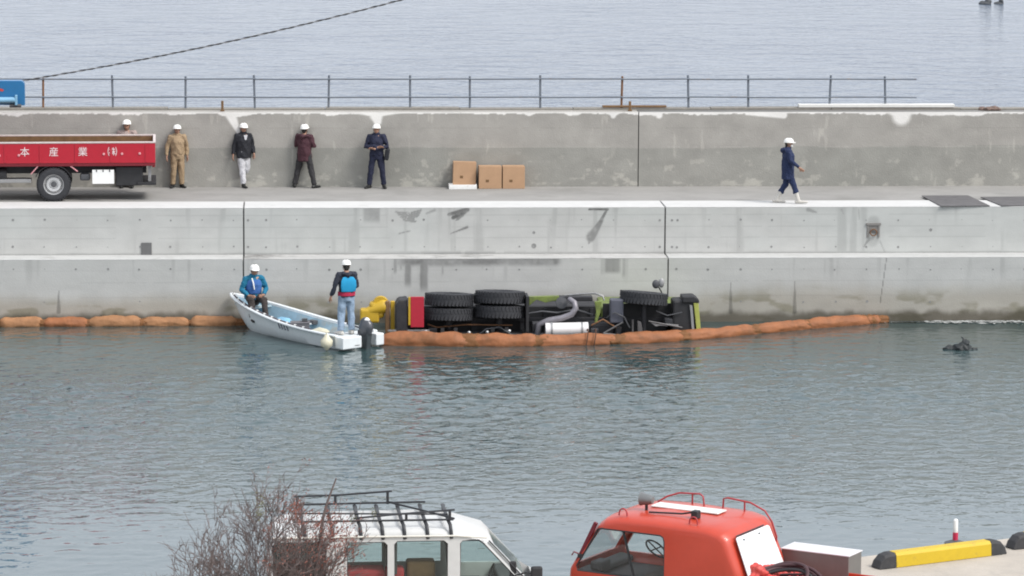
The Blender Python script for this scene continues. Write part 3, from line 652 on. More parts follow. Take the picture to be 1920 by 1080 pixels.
    sm = MB(); sm.tube([H((-.084, .0, .03)), H((-.074, -.015, -.06)), H((-.03, -.045, -.118)), H((.03, -.045, -.118)), H((.074, -.015, -.06)), H((.084, 0, .03))], .006, 6); sm.build('chin_strap', DGREY, h, smooth=180)
    return t, J, H

def cloth(name, col, var=.10): return mat(name, col, .85, var=var, nscale=7, bump=.3, bscale=60)
NAVY = cloth('navy_cloth', (.010, .013, .035)); BLKC = cloth('black_cloth', (.012, .013, .018)); MAROON = cloth('maroon_cloth', (.055, .018, .026)); TAN = cloth('tan_cloth', (.30, .215, .13))
WHC = cloth('white_trouser', (.50, .50, .52)); GREYC = cloth('grey_beige_cloth', (.30, .235, .215)); DARKT = cloth('charcoal_cloth', (.026, .025, .027)); BLUEN = cloth('marine_blue_cloth', (.010, .020, .065))
TEAL = cloth('teal_jacket_cloth', (.008, .14, .24)); JEAN = cloth('pale_jean', (.24, .32, .42), .16); BRT = cloth('brown_trouser', (.045, .035, .032)); VESTB = cloth('vest_blue', (.012, .27, .50)); VESTD = cloth('vest_indigo', (.04, .12, .34)); CRIMS = cloth('crimson_band', (.40, .02, .06))
BOOTW = mat('boot_offwhite', (.50, .48, .44), .6); SHOEB = mat('shoe_black', (.012, .012, .012), .5)
GW = 'workers in white helmets on the pier road'
def stand(px, py): return spot(px, py, Z_ROAD-.012)
# behind the tailboard of the red truck
person('person in white helmet and beige top standing behind the red truck bed', stand(239, 352), R(-6), dict(elR=(-.25, .02, 1.14), wrR=(-.17, -.17, 1.0), elL=(.25, .02, 1.14), wrL=(.2, -.12, .95)), dict(jacket=GREYC, trousers=DARKT, shoes=SHOEB), 1.12, GW)
# tan coverall
person('person in tan coverall and white helmet standing right of the red truck', stand(333, 352), R(12), dict(elR=(-.27, .03, 1.14), wrR=(-.30, -.05, .90), elL=(.26, .03, 1.13), wrL=(.27, -.04, .88), anR=(-.13, .02, .09), toR=(-.20, -.15, .03), anL=(.12, .01, .09), toL=(.17, -.16, .03)), dict(jacket=TAN, trousers=TAN, shoes=SHOEB, jacket_len=.02, top_name='coverall_top', collar=True), 1.04, GW)
# dark jacket, white trousers, walking towards the right
t, J, H = person('person in black jacket and white trousers walking along the pier wall', stand(457, 351), R(22), dict(knR=(-.07, -.06, .51), anR=(-.05, -.12, .09), toR=(-.06, -.32, .03), knL=(.10, .02, .50), anL=(.10, .26, .17), toL=(.12, .11, .04), elR=(-.25, .06, 1.14), wrR=(-.29, .02, .90), elL=(.26, -.01, 1.14), wrL=(.25, -.12, .92)), dict(jacket=BLKC, trousers=WHC, shoes=SHOEB, jacket_len=.16, fat=1.06, fit=.028, collar=True), 1.06, GW, head_pitch=R(6))
MB().prism([(-.055, 1.43), (.055, 1.43), (.02, 1.30), (-.02, 1.30)], -.165, -.155, 'y').build('shirt_front', WHC, t)
# maroon coat seen from behind, legs apart
person('person in long maroon coat and dark trousers with feet apart', stand(571, 352), R(155), dict(hipR=(-.10, 0, .91), knR=(-.19, -.02, .50), anR=(-.30, .0, .09), toR=(-.36, -.17, .03), hipL=(.10, 0, .91), knL=(.19, 0, .50), anL=(.27, .06, .09), toL=(.36, -.09, .03), pelvis=(0, 0, .93), elR=(-.27, -.04, 1.15), wrR=(-.10, -.23, 1.17), elL=(.27, -.04, 1.15), wrL=(.10, -.24, 1.20)), dict(jacket=MAROON, trousers=DARKT, shoes=SHOEB, jacket_len=.19, fat=1.06, hood=True, boot=.12), 1.05, GW)
# navy work clothes, arms folded, shoulder bag
t, J, H = person('person in navy work clothes with folded arms and a black shoulder bag', stand(706, 353), R(-4), dict(knR=(-.15, -.02, .50), anR=(-.20, .0, .09), toR=(-.28, -.16, .03), knL=(.16, -.02, .50), anL=(.20, .02, .09), toL=(.24, -.17, .03), elR=(-.29, -.03, 1.14), wrR=(.04, -.22, 1.13), handR=(.95, -.1, .15), elL=(.29, -.03, 1.13), wrL=(-.04, -.25, 1.09), handL=(-.95, -.1, .2)), dict(jacket=NAVY, trousers=NAVY, shoes=SHOEB, jacket_len=.05, collar=True, boot=.14), 1.06, GW)
mb = MB(); mb.cbox((0, 0, 0), (.12, .30, .30)); o = mb.build('shoulder_bag', BLKC, None, bevel=.03); o.matrix_world = t.matrix_world.copy(); 
bp = Matrix.Translation(t.location) @ Matrix.Rotation(R(-4), 4, 'Z') @ Vector((.30, .0, .98)); o.location = bp; o.rotation_euler = (0, R(8), R(-4)); tag(o, 'black shoulder bag on the hip of the worker with folded arms', 'bag')
sb = MB(); sb.tube([(-.03, .03, .14), (-.13, .03, .35), (-.30, .02, .55), (-.42, -.04, .50)], .012, 6); sb.build('bag_strap', BLKC, o, smooth=180)
# walker on the right
t, J, H = person('person in navy coat and pale rubber boots walking right on the quay edge', spot(1476, 381, Z_ROAD+.02), R(82), dict(knR=(-.09, -.16, .50), anR=(-.10, -.30, .10), toR=(-.10, -.50, .05), knL=(.09, .05, .49), anL=(.09, .30, .10), toL=(.09, .10, .03), elR=(-.24, -.08, 1.15), wrR=(-.22, -.30, .98), elL=(.23, .09, 1.14), wrL=(.22, .02, .90)), dict(jacket=BLUEN, trousers=BLUEN, shoes=BOOTW, jacket_len=.30, fat=1.12, boot=.30, hem=.50, collar=True, hood=True), 1.04, GW, head_pitch=R(8))
mk = MB(); mk.ell(H((0, -.085, -.05)), (.055, .035, .045), 12, 8); mk.build('face_mask', WHITE, t, smooth=180)

# ------------------------------------------------------------------ cardboard boxes and tray by the wall
def carton(px0, px1, pyt, pyb, tilt, label, depth=.45, yb=None):
    a, b = spot(px0, pyb, Z_ROAD-.012), spot(px1, pyb, Z_ROAD-.012)
    y = a.y if yb is None else yb; a = spot_y(px0, pyb, y); b = spot_y(px1, pyb, y); h = spot_y(px0, pyt, y).z-a.z; w = b.x-a.x
    t = thing('cardboard_box', label, 'cardboard box', ((a.x+b.x)/2, y, max(a.z, Z_ROAD-.012)), 0, 'brown cartons against the parapet wall')
    M = Matrix.Rotation(tilt, 4, 'Y')
    MB().box(-w/2, w/2, 0, depth, 0, h, M).build('carton', CARD, t, bevel=.008)
    MB().box(-.03, .03, -.003, depth+.003, h*.99, h+.003, M).build('tape', TAPE, t)
    MB().box(-w/2+.005, w/2-.005, .01, depth*.49, h+.0035, h+.009, M).build('flap', CARD, t); MB().box(-w/2+.005, w/2-.005, depth*.51, depth-.01, h+.0035, h+.009, M).build('flap', CARD, t)
    MB().box(-w*.2, -w*.2+.09, -.004, .002, h*.30, h*.42, M).build('printed_mark', BROWN, t)
    return t
yc = spot(920, 354, Z_ROAD-.012).y
ybx = min(yc, Y_WALL-.50)
carton(898, 940.5, 313.5, 354.5, 0, 'middle cardboard box of three, its right side touching another box', .45, ybx)
carton(942.5, 984, 313.5, 354.5, 0, 'cardboard box at the right end of the row of three', .45, ybx)
carton(849, 892, 305, 347, R(1.5), 'taller cardboard box standing behind the white tray', .36, Y_WALL-.40)
a, b = spot(842, 355, Z_ROAD-.012), spot(894, 355, Z_ROAD-.012)
m = MB(); w = b.x-a.x; m.box(0, w, 0, .42, 0, .03); m.box(0, w, 0, .025, .031, .13); m.box(0, w, .395, .42, .031, .13); m.box(0, .025, .026, .394, .031, .13); m.box(w-.025, w, .026, .394, .031, .13)
o = m.build('foam_tray', WHITE, None, bevel=.008); o.location = (a.x, a.y, Z_ROAD-.012); tag(o, 'white foam tray lying in front of the left cardboard box', 'tray')

# ------------------------------------------------------------------ red flatbed truck with crane
wp = spot(101, 377.5, Z_ROAD)
rt = thing('flatbed_truck', 'red drop side truck with white lettering and a blue crane parked on the pier', 'truck', wp, R(2.2))
S = 67.9
def tyre(parent, c, Rr, w, rimr, axis='Y', rim_m=ALU, tread=True, n=36):
    M = Matrix.Rotation(R(-90), 4, 'X') if axis == 'Y' else Matrix.Identity(4)
    wh = bpy.data.objects.new('wheel', None); link(wh, parent); wh.location = c
    k = w/2
    p = [(rimr, -k*.80), (rimr+.02, -k*.95), (Rr*.80, -k), (Rr*.93, -k*.92), (Rr*.985, -k*.72), (Rr, -k*.4), (Rr, k*.4), (Rr*.985, k*.72), (Rr*.93, k*.92), (Rr*.80, k), (rimr+.02, k*.95), (rimr, k*.80)]
    ty = MB().lathe(p, (0, 0, 0), M, 40, True)
    if tread:
        for i in range(n):
            for s in (-1, 1):
                a = 2*math.pi*(i+(.5 if s > 0 else 0))/n; Q = M @ Matrix.Rotation(a, 4, 'Z') @ Matrix.Translation((Rr*.993, 0, s*k*.52)) @ Matrix.Rotation(R(16*s), 4, 'X')
                ty.box(-.012, .016, -Rr*.055, Rr*.055, -k*.36, k*.36, Q)
    ty.build('tyre', RUBBER, wh, smooth=35)
    MB().lathe([(.02, -k*.25), (rimr*.42, -k*.25), (rimr*.46, -k*.62), (rimr*.72, -k*.66), (rimr*.80, -k*.1), (rimr*.93, -k*.35), (rimr*1.0, -k*.84), (rimr*1.06, -k*.88), (rimr*1.05, -k*.7), (rimr*.99, -k*.2), (rimr*.97, k*.7), (.02, k*.7)], (0, 0, 0), M, 32).build('rim', rim_m, wh, smooth=35)
    MB().lathe([(.0, -k*.72), (rimr*.26, -k*.70), (rimr*.30, -k*.25), (0, -k*.2)], (0, 0, 0), M, 20).build('hub', DGREY, wh, smooth=35)
    return wh
tyre(rt, (0, .13, .46), .46, .25, .27); tyre(rt, (0, .42, .46), .46, .25, .27); tyre(rt, (0, 1.60, .46), .46, .25, .27)
tyre(rt, (-4.6, .15, .46), .46, .25, .27)
X0, X1, YN, YF, ZB, ZT = -3.55, 2.80, .02, 2.05, 1.05, 1.60
def board(name, x0, x1, y0, y1, m_): return MB().box(x0, x1, y0, y1, ZB, ZT, None).build(name, m_, rt, bevel=.012)
board('side_board', X0, X1, YN, YN+.05, TRED); board('side_board', X0, X1, YF-.05, YF, TRED); board('tail_board', X1-.05, X1, YN+.053, YF-.053, TRED)
RAILP = mat('rail_pale', (.54, .47, .45), .6)
for args in ((X0, X1, YN-.012, YN+.062), (X0, X1, YF-.062, YF+.012)): MB().box(args[0], args[1]+.005, args[2], args[3], ZT+.001, ZT+.045).build('top_rail', RAILP, rt, bevel=.008)
MB().box(X1-.06, X1+.012, YN+.064, YF-.064, ZT+.001, ZT+.045).build('top_rail', RAILP, rt, bevel=.008)
MB().box(X0+.05, X1-.06, YF-.075, YF-.053, ZB+.072, ZT-.004).build('inner_lining', BROWN, rt)
MB().box(X0+.05, X1-.06, YN+.06, YF-.06, ZB+.02, ZB+.07).build('bed_floor', BROWN, rt)
for x in np.linspace(X0+.3, X1-.25, 7): MB().box(x-.03, x+.03, YN-.014, YN-.001, ZB+.03, ZT-.02).build('side_rib', TRED, rt, bevel=.004)
MB().box(X0, X1, YN+.01, YF-.01, ZB-.085, ZB-.003).build('bed_rail', mat('deep_red', (.16, .006, .014), .5), rt, bevel=.01)
pinkish = mat('faded_latch', (.62, .28, .30), .5)
for px in (1, 37, 195, 229, 262):
    x = (px-101)/S; MB().lathe([(.035, 0), (.035, .018), (.02, .025), (0, .026)], (x, YN-.001, 1.29+.0015*(px-100)/10), Matrix.Rotation(R(90), 4, 'X'), 12).build('latch', pinkish, rt, smooth=40)
def text_mesh(name, s, size, m_, parent, loc, rot, ext=.004):
    cu_ = bpy.data.curves.new(name, 'FONT'); cu_.body = s; cu_.size = size; cu_.extrude = ext; cu_.align_x = 'CENTER'; cu_.align_y = 'CENTER'; cu_.offset = .0
    o = bpy.data.objects.new(name, cu_); link(o); dg = bpy.context.evaluated_depsgraph_get(); me = bpy.data.meshes.new_from_object(o.evaluated_get(dg)); bpy.data.objects.remove(o)
    me.materials.clear(); me.materials.append(m_); r = bpy.data.objects.new(name, me); link(r, parent); r.location = loc; r.rotation_euler = rot; return r
LETT = mat('lettering_white', (.72, .62, .62), .5)
for px, ch in ((48, '本'), (102, '産'), (156, '業'), (211, '㈱')):
    text_mesh('lettering', ch, .27, LETT, rt, ((px-101)/S, YN-.004, 1.355), (R(90), 0, 0))
# under-body
MB().box(-5.2, 2.55, .55, .70, .72, .96).build('chassis_rail', CHASSIS, rt); MB().box(-5.2, 2.55, 1.35, 1.50, .72, .96).build('chassis_rail', CHASSIS, rt)
MB().cyl((0, .15, .46), (0, 1.7, .46), .09).build('axle', CHASSIS, rt, smooth=40)
m = MB(); m.box(1.70, 2.45, .20, 1.7, .40, .93); m.build('rear_locker', BLACK, rt, bevel=.02)
MB().box(2.30, 2.82, .12, 1.95, .42, .50).build('rear_bumper', BLACK, rt, bevel=.01)
MB().box(2.60, 2.68, .3, .42, .51, .95).build('bumper_bracket', GREYM, rt); MB().box(2.60, 2.68, 1.6, 1.72, .51, .95).build('bumper_bracket', GREYM, rt)
m = MB(); m.box(1.06, 1.66, .06, .09, .47, .86); m.build('mud_flap', WHITE, rt, bevel=.006)
for x in (1.18, 1.36, 1.54): MB().box(x-.015, x+.015, .052, .0595, .80, .88).build('flap_clip', DGREY, rt)
MB().box(.72, 1.0, .15, .45, .55, .74).build('air_tank', DGREY, rt, bevel=.05)
MB().box(-1.5, -.62, .15, .6, .50, .60).build('tool_tray', GREYM, rt, bevel=.01); MB().cyl((-2.6, .35, .70), (-1.3, .35, .70), .2, 20).build('fuel_tank', BLACK, rt, smooth=40)
for a0, a1 in (((-.62, .75), (-.40, 1.0)), ((.40, 1.02), (.66, .82))): MB().tube([(a0[0], .05, a0[1]), (a1[0], .05, a1[1])], .018, 6).build('mudguard_stay', pinkish, rt)
m = MB(); m.lathe([(.52, -.16), (.54, -.16), (.54, .16), (.52, .16)], (0, .2, .46), Matrix.Rotation(R(90), 4, 'X'), 32, True); m.f = [f for f in m.f if all(m.v[i][2] > .60 for i in f)]; m.mi = [0]*len(m.f)
m.build('mudguard', BLACK, rt, smooth=40)
MB().box(2.71, 2.79, .10, .28, .92, 1.0).build('tail_lamp', mat('lamp_red', (.3, .01, .01), .3), rt, bevel=.01)
# crane: boom head in view, column and cab left of the picture
def relpt(px, py, y): return (px-101)/67.0+0.02, (CPOS.z-(py+430+2)/66.9)-Z_ROAD
yb = 1.02; xr, zt = relpt(47, 142, 0); _, zb = relpt(47, 188, 0)
prof = [(-5.0, zt+.02), (xr-.12, zt)]+[(xr-.12+.12*math.sin(a), zt-.12+.12*math.cos(a)) for a in np.linspace(.3, math.pi/2, 5)]+[(xr, zb), (-5.0, zb+.10)]
bm_ = MB().prism(prof, yb-.18, yb+.18, 'y').build('crane_boom', BLUEM, rt, bevel=.015)
MB().cyl((-4.2, yb-.28, zb+.16), (xr-.26, yb-.28, zb+.16), .085, 18).build('boom_cylinder', CYLB, bm_, smooth=40)
MB().box(xr-.27, xr-.20, yb-.36, yb-.19, zb+.02, zb+.30).build('cylinder_lug', CYLB, bm_, bevel=.015)
MB().cyl((xr-.42, yb-.26, zb-.0), (xr-.10, yb-.26, zb-.0), .05, 12).build('hook_sheave', DGREY, bm_, smooth=40)
MB().prism([(xr-.72, zt-.20), (xr-.60, zt-.23), (xr-.57, zt-.27), (xr-.62, zt-.30), (xr-.78, zt-.25)], yb-.187, yb-.181, 'y').build('emblem', mat('emblem_red', (.5, .05, .04), .5), bm_)
MB().cyl((-4.0, 1.02, .98), (-4.0, 1.02, zt-.1), .22, 20).build('crane_column', BLUEM, rt, smooth=40)
MB().box(-4.5, -3.6, .12, 1.95, .80, 1.12).build('crane_base', BLUEM, rt, bevel=.02)
m = MB().prism([(-4.65, .75), (-4.65, 2.3), (-4.8, 2.42), (-5.7, 2.42), (-5.95, 1.55), (-6.05, 1.4), (-6.05, .55), (-5.1, .55), (-5.0, .75)], .06, 2.0, 'y').build('cab', TRED, rt, bevel=.06)
MB().prism([(-4.95, 1.5), (-4.95, 2.2), (-5.62, 2.2), (-5.82, 1.5)], .045, .0585, 'y').build('side_window', TINT, m)
# ------------------------------------------------------------------ twisted cable from the boom head
A = rt.matrix_basis @ Vector((xr-.05, yb, zt-.01)); Bq = spot_y(757, -1, A.y)+Vector((0, 0, .32)); Bq = A+(Bq-A)*1.55
for_c = []
N = 900
def sag(u): return A.lerp(Bq, u)-Vector((0, 0, 1))*(.62*4*u*(1-u)*.55)
L = (Bq-A).length; ph = 2*math.pi*L/.52
ct = thing('twisted_cable', 'dark twisted two strand cable rising from the blue crane over the sea', 'cable', A)
for k, mm in ((0, BLACK), (1, mat('strand_grey', (.22, .22, .23), .7))):
    pts = []
    for i in range(N+1):
        u = i/N; p = sag(u)-A; a = ph*u+math.pi*k; pts.append(p+Vector((0, math.cos(a), math.sin(a)))*.014)
    MB().sweep(pts, .0145, 5, (0, 1, 0), 'flat').build('strand', mm, ct, smooth=180)
# ------------------------------------------------------------------ overturned lorry lying on its side in the water, underside to the harbour
wk = thing('overturned_truck', 'black and lime crane truck lying on its side half sunk against the quay', 'truck', (0, 0, 0))
def vt(c, Rr, w, tilt=0.0, steer=0.0):           # wheel with its axis upright
    wh = tyre(wk, c, Rr, w, Rr*.52, 'Z', BLACK, True, 40); wh.rotation_euler = (tilt, steer, 0); return wh
YT = -3.50
for x, Rr, zt_ in ((-1.87, .63, 1.03), (-.52, .645, 1.09)):
    vt((x, YT, zt_), Rr, .345, R(-5.5), R(1.5)); vt((x, YT-.035, zt_-.38), Rr, .345, R(-5.5), R(1.5)); vt((x, YT, -.75), Rr, .33)
    MB().cyl((x, YT, -1.0), (x, YT, .75), .11).build('axle', CHASSIS, wk, smooth=40)
    MB().ell((x+.05, YT-.12, -.02), (.27, .30, .27)).build('differential', CHASSIS, wk, smooth=180)
vt((3.30, YT-.02, 1.05), .63, .34, R(-6), R(5)); vt((3.30, YT, -.72), .63, .34)
MB().cyl((3.3, YT-.1, -.8), (3.3, YT-.1, .9), .07).build('axle', CHASSIS, wk, smooth=40)
for z in (-.40, .42): MB().box(-3.0, 4.4, -3.15, -2.95, z-.05, z+.05).build('chassis_rail', CHASSIS, wk, bevel=.01)
for x in (-2.7, -1.2, .1, .9, 1.9, 2.6, 4.0): MB().box(x-.05, x+.05, -3.12, -2.98, -.34, .36).build('cross_member', CHASSIS, wk)
MB().box(-3.2, 2.1, -2.93, -1.35, -1.25, .76).build('load_bed', CHASSIS, wk, bevel=.03)
MB().box(-3.15, 2.05, -2.99, -2.935, -1.2, .74).build('bed_underside', BLACK, wk)
for k, x in enumerate(np.arange(-3.0, 2.0, .62)): MB().box(x-.04, x+.04, -3.06, -2.992, -1.15, .70).build('bed_bearer', CHASSIS, wk)
# cab with bumper, lime front
cab = MB().prism([(2.20, -3.05), (4.62, -3.05), (4.76, -2.7), (4.74, -1.9), (4.45, -1.2), (2.25, -1.15)], -1.2, .74, 'z').build('cab', LIME, wk, bevel=.05)
MB().box(2.25, 4.58, -3.12, -3.055, -1.15, .84).build('cab_floor', BLACK, wk, bevel=.01)
MB().prism([(4.05, -3.75), (4.70, -3.72), (4.80, -3.3), (4.60, -3.06), (4.05, -3.125)], -1.2, 1.02, 'z').build('front_bumper', BLACK, wk, bevel=.06)
MB().prism([(4.30, 1.12), (4.62, 1.13), (4.74, 1.05), (4.76, .95), (4.30, .95)], -3.80, -3.2, 'y').build('bumper_corner', BLACK, wk, bevel=.03)
MB().prism([(4.60, .96), (4.735, .94), (4.86, -.35), (4.76, -.35)], -3.78, -3.70, 'y').build('front_strip', mat('lime_bright', (.36, .38, .09), .45, var=.15), wk, bevel=.012)
MB().prism([(4.50, .90), (4.57, .88), (4.68, -.3), (4.62, -.3)], -3.785, -3.755, 'y').build('trim_strip', GREYM, wk)
MB().box(2.38, 2.74, -3.85, -3.5, .42, 1.06).build('step_plate', mat('slate_plate', (.09, .095, .12), .5, .2, var=.2), wk, bevel=.04)
# mirror pair on an arm
mr_ = MB().tube([(3.9, -3.0, .95), (3.80, -3.05, 1.18), (3.72, -3.1, 1.30)], .018, 6).build('mirror_arm', BLACK, wk, smooth=60)
MB().ell((3.66, -3.12, 1.36), (.10, .05, .12)).build('mirror', DGREY, mr_, smooth=180); MB().ell((3.81, -3.10, 1.39), (.08, .05, .13)).build('mirror', GREYM, mr_, smooth=180)
# mid part: exhaust, air tank, brackets, propeller shaft, rods
ex = [(.45, -3.75, .05), (.50, -3.8, .40), (.75, -3.82, .50), (1.10, -3.82, .56), (1.36, -3.82, .66), (1.47, -3.8, .82), (1.44, -3.75, .96), (1.33, -3.65, 1.03)]
MB().sweep(ex, [.085, .085, .085, .085, .085, .085, .08, .075], 12, (0, 1, 0)).build('exhaust_pipe', mat('exhaust_grey', (.22, .21, .23), .5, .4, var=.2), wk, smooth=180)
MB().cyl((.66, -3.95, .27), (1.79, -3.95, .29), .185, 24).build('air_tank', mat('tank_white', (.72, .70, .69), .3, .1, var=.05, dirt=((.4, .34, .30), 3, .6)), wk, smooth=40)
for x in (.82, 1.62): MB().lathe([(.187, -.025), (.195, -.025), (.195, .025), (.187, .025)], (x, -3.95, .28), Matrix.Rotation(R(90), 4, 'Y'), 24, True).build('tank_band', GREYM, wk, smooth=40)
MB().cyl((-.3, -3.25, .02), (3.0, -3.25, .02), .07).build('drive_shaft', CHASSIS, wk, smooth=40)
MB().box(1.05, 1.70, -3.55, -3.06, -.3, .35).build('gearbox', CHASSIS, wk, bevel=.07); MB().box(1.75, 2.55, -3.60, -3.06, -.38, .40).build('engine_sump', CHASSIS, wk, bevel=.08)
MB().box(.14, .22, -4.0, -3.3, .22, 1.17).build('mud_flap', BLACK, wk, bevel=.01)
MB().box(-1.20, .10, -3.2, -2.95, .85, 1.12).build('wheel_arch', BLACK, wk, bevel=.04)
MB().prism([(.26, 1.08), (1.05, 1.10), (1.1, 1.0), (.7, .92), (.45, 1.0), (.26, .84)], -3.45, -3.3, 'y').build('outrigger_plate', LIME, wk, bevel=.01)
MB().prism([(1.98, .98), (2.16, 1.0), (2.13, .70), (2.05, .45), (1.98, .42), (2.02, .70)], -3.75, -3.6, 'y').build('outrigger_bracket', LIME, wk, bevel=.01)
MB().box(.9, 1.95, -3.4, -3.1, .95, 1.07).build('side_guard', CHASSIS, wk, bevel=.02)
MB().tube([(1.2, -3.5, 1.12), (1.6, -3.52, 1.16), (2.0, -3.55, 1.18), (2.2, -3.6, 1.12), (2.24, -3.6, 1.0)], .025, 6).build('brake_hose', GREYM, wk, smooth=60)
MB().lathe([(.0, -.1), (.13, -.1), (.16, -.02), (.16, .06), (0, .08)], (1.12, -3.45, .92), Matrix.Rotation(R(80), 4, 'X'), 16).build('brake_chamber', DGREY, wk, smooth=40)
for a, b, r in (((2.2, -3.9, .16), (2.72, -3.9, .46), .028), ((2.2, -3.92, .16), (3.1, -3.92, .05), .03), ((2.98, -3.85, 0), (2.98, -3.85, .52), .03), ((3.40, -3.87, .48), (4.3, -3.85, .30), .022)):
    MB().cyl(a, b, r, 8).build('tie_rod', mat('rod_grey', (.13, .125, .125), .5, .4), wk, smooth=60)
MB().prism([(3.10, .50), (3.20, .46), (3.28, 0), (3.12, 0)], -3.92, -3.84, 'y').build('leaf_spring', mat('rod_grey', (.1, .1, .1)), wk, bevel=.01)
MB().prism([(3.40, .48), (3.62, .40), (3.72, .42), (4.2, .38), (4.2, .33), (3.7, .36), (3.6, .34)], -3.86, -3.82, 'y').build('brake_pipe', GREYM, wk)
for pts, r, mm in (([(-1.15, -3.9, .10), (-.9, -3.95, .30), (-.55, -3.9, .34), (-.2, -3.9, .12)], .022, 'h'), ([(.2, -3.4, .62), (.6, -3.5, .70), (1.0, -3.5, .66), (1.5, -3.45, .74), (1.95, -3.5, .60)], .024, 'h'), ([(2.3, -3.7, .55), (2.5, -3.9, .72), (2.75, -3.9, .60), (2.9, -3.88, .30)], .02, 'h'), ([(1.9, -3.7, .35), (2.2, -3.8, .52), (2.55, -3.8, .30)], .026, 'r'), ([(-2.45, -3.7, .40), (-2.2, -3.75, .32), (-1.4, -3.7, .38), (-.2, -3.7, .36)], .02, 'r'), ([(3.6, -3.8, .75), (3.9, -3.82, .62), (4.3, -3.8, .70)], .018, 'h')):
    MB().tube(pts, r, 6).build('hose' if mm == 'h' else 'air_pipe', DGREY if mm == 'h' else RUST, wk, smooth=60)
for x in (-2.05, -1.7, -.72, -.35): MB().prism([(x-.05, .30), (x+.05, .30), (x+.05, -.30), (x-.05, -.30)], -3.72, -3.62, 'y').build('spring_clamp', mat('rod_grey', (.1, .1, .1)), wk, bevel=.012)
for x, z, w_, h_ in ((.42, .30, .20, .26), (1.98, .12, .22, .30), (2.62, .20, .16, .24), (3.95, .42, .22, .20), (-2.30, .20, .22, .20)): MB().box(x-w_/2, x+w_/2, -3.74, -3.45, z-h_/2, z+h_/2).build('valve_box', mat('valve_grey', (.05, .05, .055), .5, .3, var=.35, dirt=((.13, .075, .045), 7, .58)), wk, bevel=.03)
# tail: red board, mudguards, lamps, yellow crane head
MB().box(-2.90, -2.55, -4.0, -3.94, .36, 1.17).build('red_board', mat('board_red', (.40, .015, .035), .5, var=.1), wk, bevel=.01)
MB().box(-2.96, -2.905, -4.01, -3.9, .42, 1.16).build('yellow_edge', YEL, wk, bevel=.006)
MB().prism([(-3.28, .10), (-3.30, .95), (-3.2, 1.08), (-2.98, 1.10), (-2.97, .10)], -3.97, -3.3, 'y').build('mudguard', CHASSIS, wk, bevel=.03)
for x, z in ((-1.36, .22), (-.88, .23), (-2.50, .25), (-.30, .26)): MB().ell((x, -4.02, z), (.05, .05, .045), 10, 7).build('spring_nut', ALU, wk, smooth=180)
MB().box(-2.5, .1, -3.9, -3.55, -.2, .18).build('suspension_beam', BLACK, wk, bevel=.05)
MB().sweep([(-4.05, -3.6, .72), (-3.62, -3.6, .86)], [(.10, .14), (.20, .22)], 14).build('crane_head', YEL, wk, smooth=50)
MB().box(-4.22, -3.72, -3.75, -3.35, .44, .80).build('crane_block', YEL, wk, bevel=.05)
MB().box(-3.98, -3.58, -3.72, -3.3, .55, .98).build('crane_block', YEL, wk, bevel=.09)
MB().lathe([(.05, -.1), (.20, -.1), (.22, 0), (.20, .1), (.05, .1)], (-3.68, -3.55, .92), Matrix.Rotation(R(90), 4, 'X'), 20).build('crane_sheave', YEL, wk, smooth=40)
MB().box(-3.56, -3.44, -3.8, -3.6, -.1, 1.02).build('crane_post', BROWN, wk, bevel=.02); MB().box(-3.42, -3.31, -3.7, -3.5, .25, 1.0).build('crane_rib', YEL, wk, bevel=.01)
MB().box(-3.5, -2.4, -3.96, -3.92, .25, .29).build('tail_bar', GREYM, wk)

# ------------------------------------------------------------------ floating oil booms
def oil_boom(label, path, lens, r0, r1, mats, seed, pinch=.30):
    t = thing('oil_boom', label, 'oil boom', path[0]); t.location.z = 0
    pts = [Vector(p) for p in path]; cum = [0]
    for a, b in zip(pts, pts[1:]): cum.append(cum[-1]+(b-a).length)
    def at(s):
        s = max(0, min(s, cum[-1]-1e-6))
        for i in range(len(cum)-1):
            if s <= cum[i+1]: return pts[i].lerp(pts[i+1], (s-cum[i])/(cum[i+1]-cum[i]))
        return pts[-1]
    rn = random.Random(seed); s = 0.0; base = t.location; k = 0
    while s < cum[-1]-.3:
        L = min(rn.uniform(*lens), cum[-1]-s); rr = r0+(r1-r0)*(s/cum[-1]); rr *= rn.uniform(.84, 1.08)
        P_, Q_ = [], []; tight = pinch
        for i in range(25):
            u = i/24; e = min(u, 1-u); p = at(s+u*L)-base; w = min(1, (e/.13))**.55 if e < .13 else 1
            P_.append(Vector((p.x, p.y, .06+rn.uniform(-.008, .008)-.03*(1-w)))); Q_.append((rr*(tight+(1-tight)*w), rr*(tight+.04+(.96-tight)*w)*(1+.06*math.sin(9*u+k))))
        o = MB().sweep(P_, Q_, 18, (0, 0, 1)).build('float', mats[k % len(mats)] if rn.random() < .75 else mats[0], t, smooth=180)
        m_ = o.modifiers.new('s', 'SUBSURF'); m_.levels = 1; m_.render_levels = 1; bake(o); rough_up(o, rr*.20, 2.0, (1, 1, 1), seed+k*3.7); rough_up(o, rr*.10, 7, (.35, .6, 1.6), seed+k*1.9); rough_up(o, .010, 24, (.5, 1, 1.5), k)
        c = at(s+L)-base; m = MB()
        dv = (at(s+L+.1)-at(s+L-.1)).normalized(); lw = .16+.10*pinch; m.sweep([c-dv*lw+Vector((0, 0, .05)), c-dv*lw*.4+Vector((0, 0, .05)), c+dv*lw*.4+Vector((0, 0, .05)), c+dv*lw+Vector((0, 0, .05))], [rr*(.55+.42*pinch), rr*(.42+.62*pinch), rr*(.42+.64*pinch), rr*(.55+.42*pinch)], 16, (0, 0, 1)); o = m.build('joint_sleeve', BOOMD, t, smooth=180)
        k_ = o.modifiers.new('s', 'SUBSURF'); k_.levels = 1; k_.render_levels = 1; bake(o); rough_up(o, .05, 9, (1, 1, 1.5), k); rough_up(o, .02, 22, (1, 1, 1), k)
        s += L; k += 1
    return t
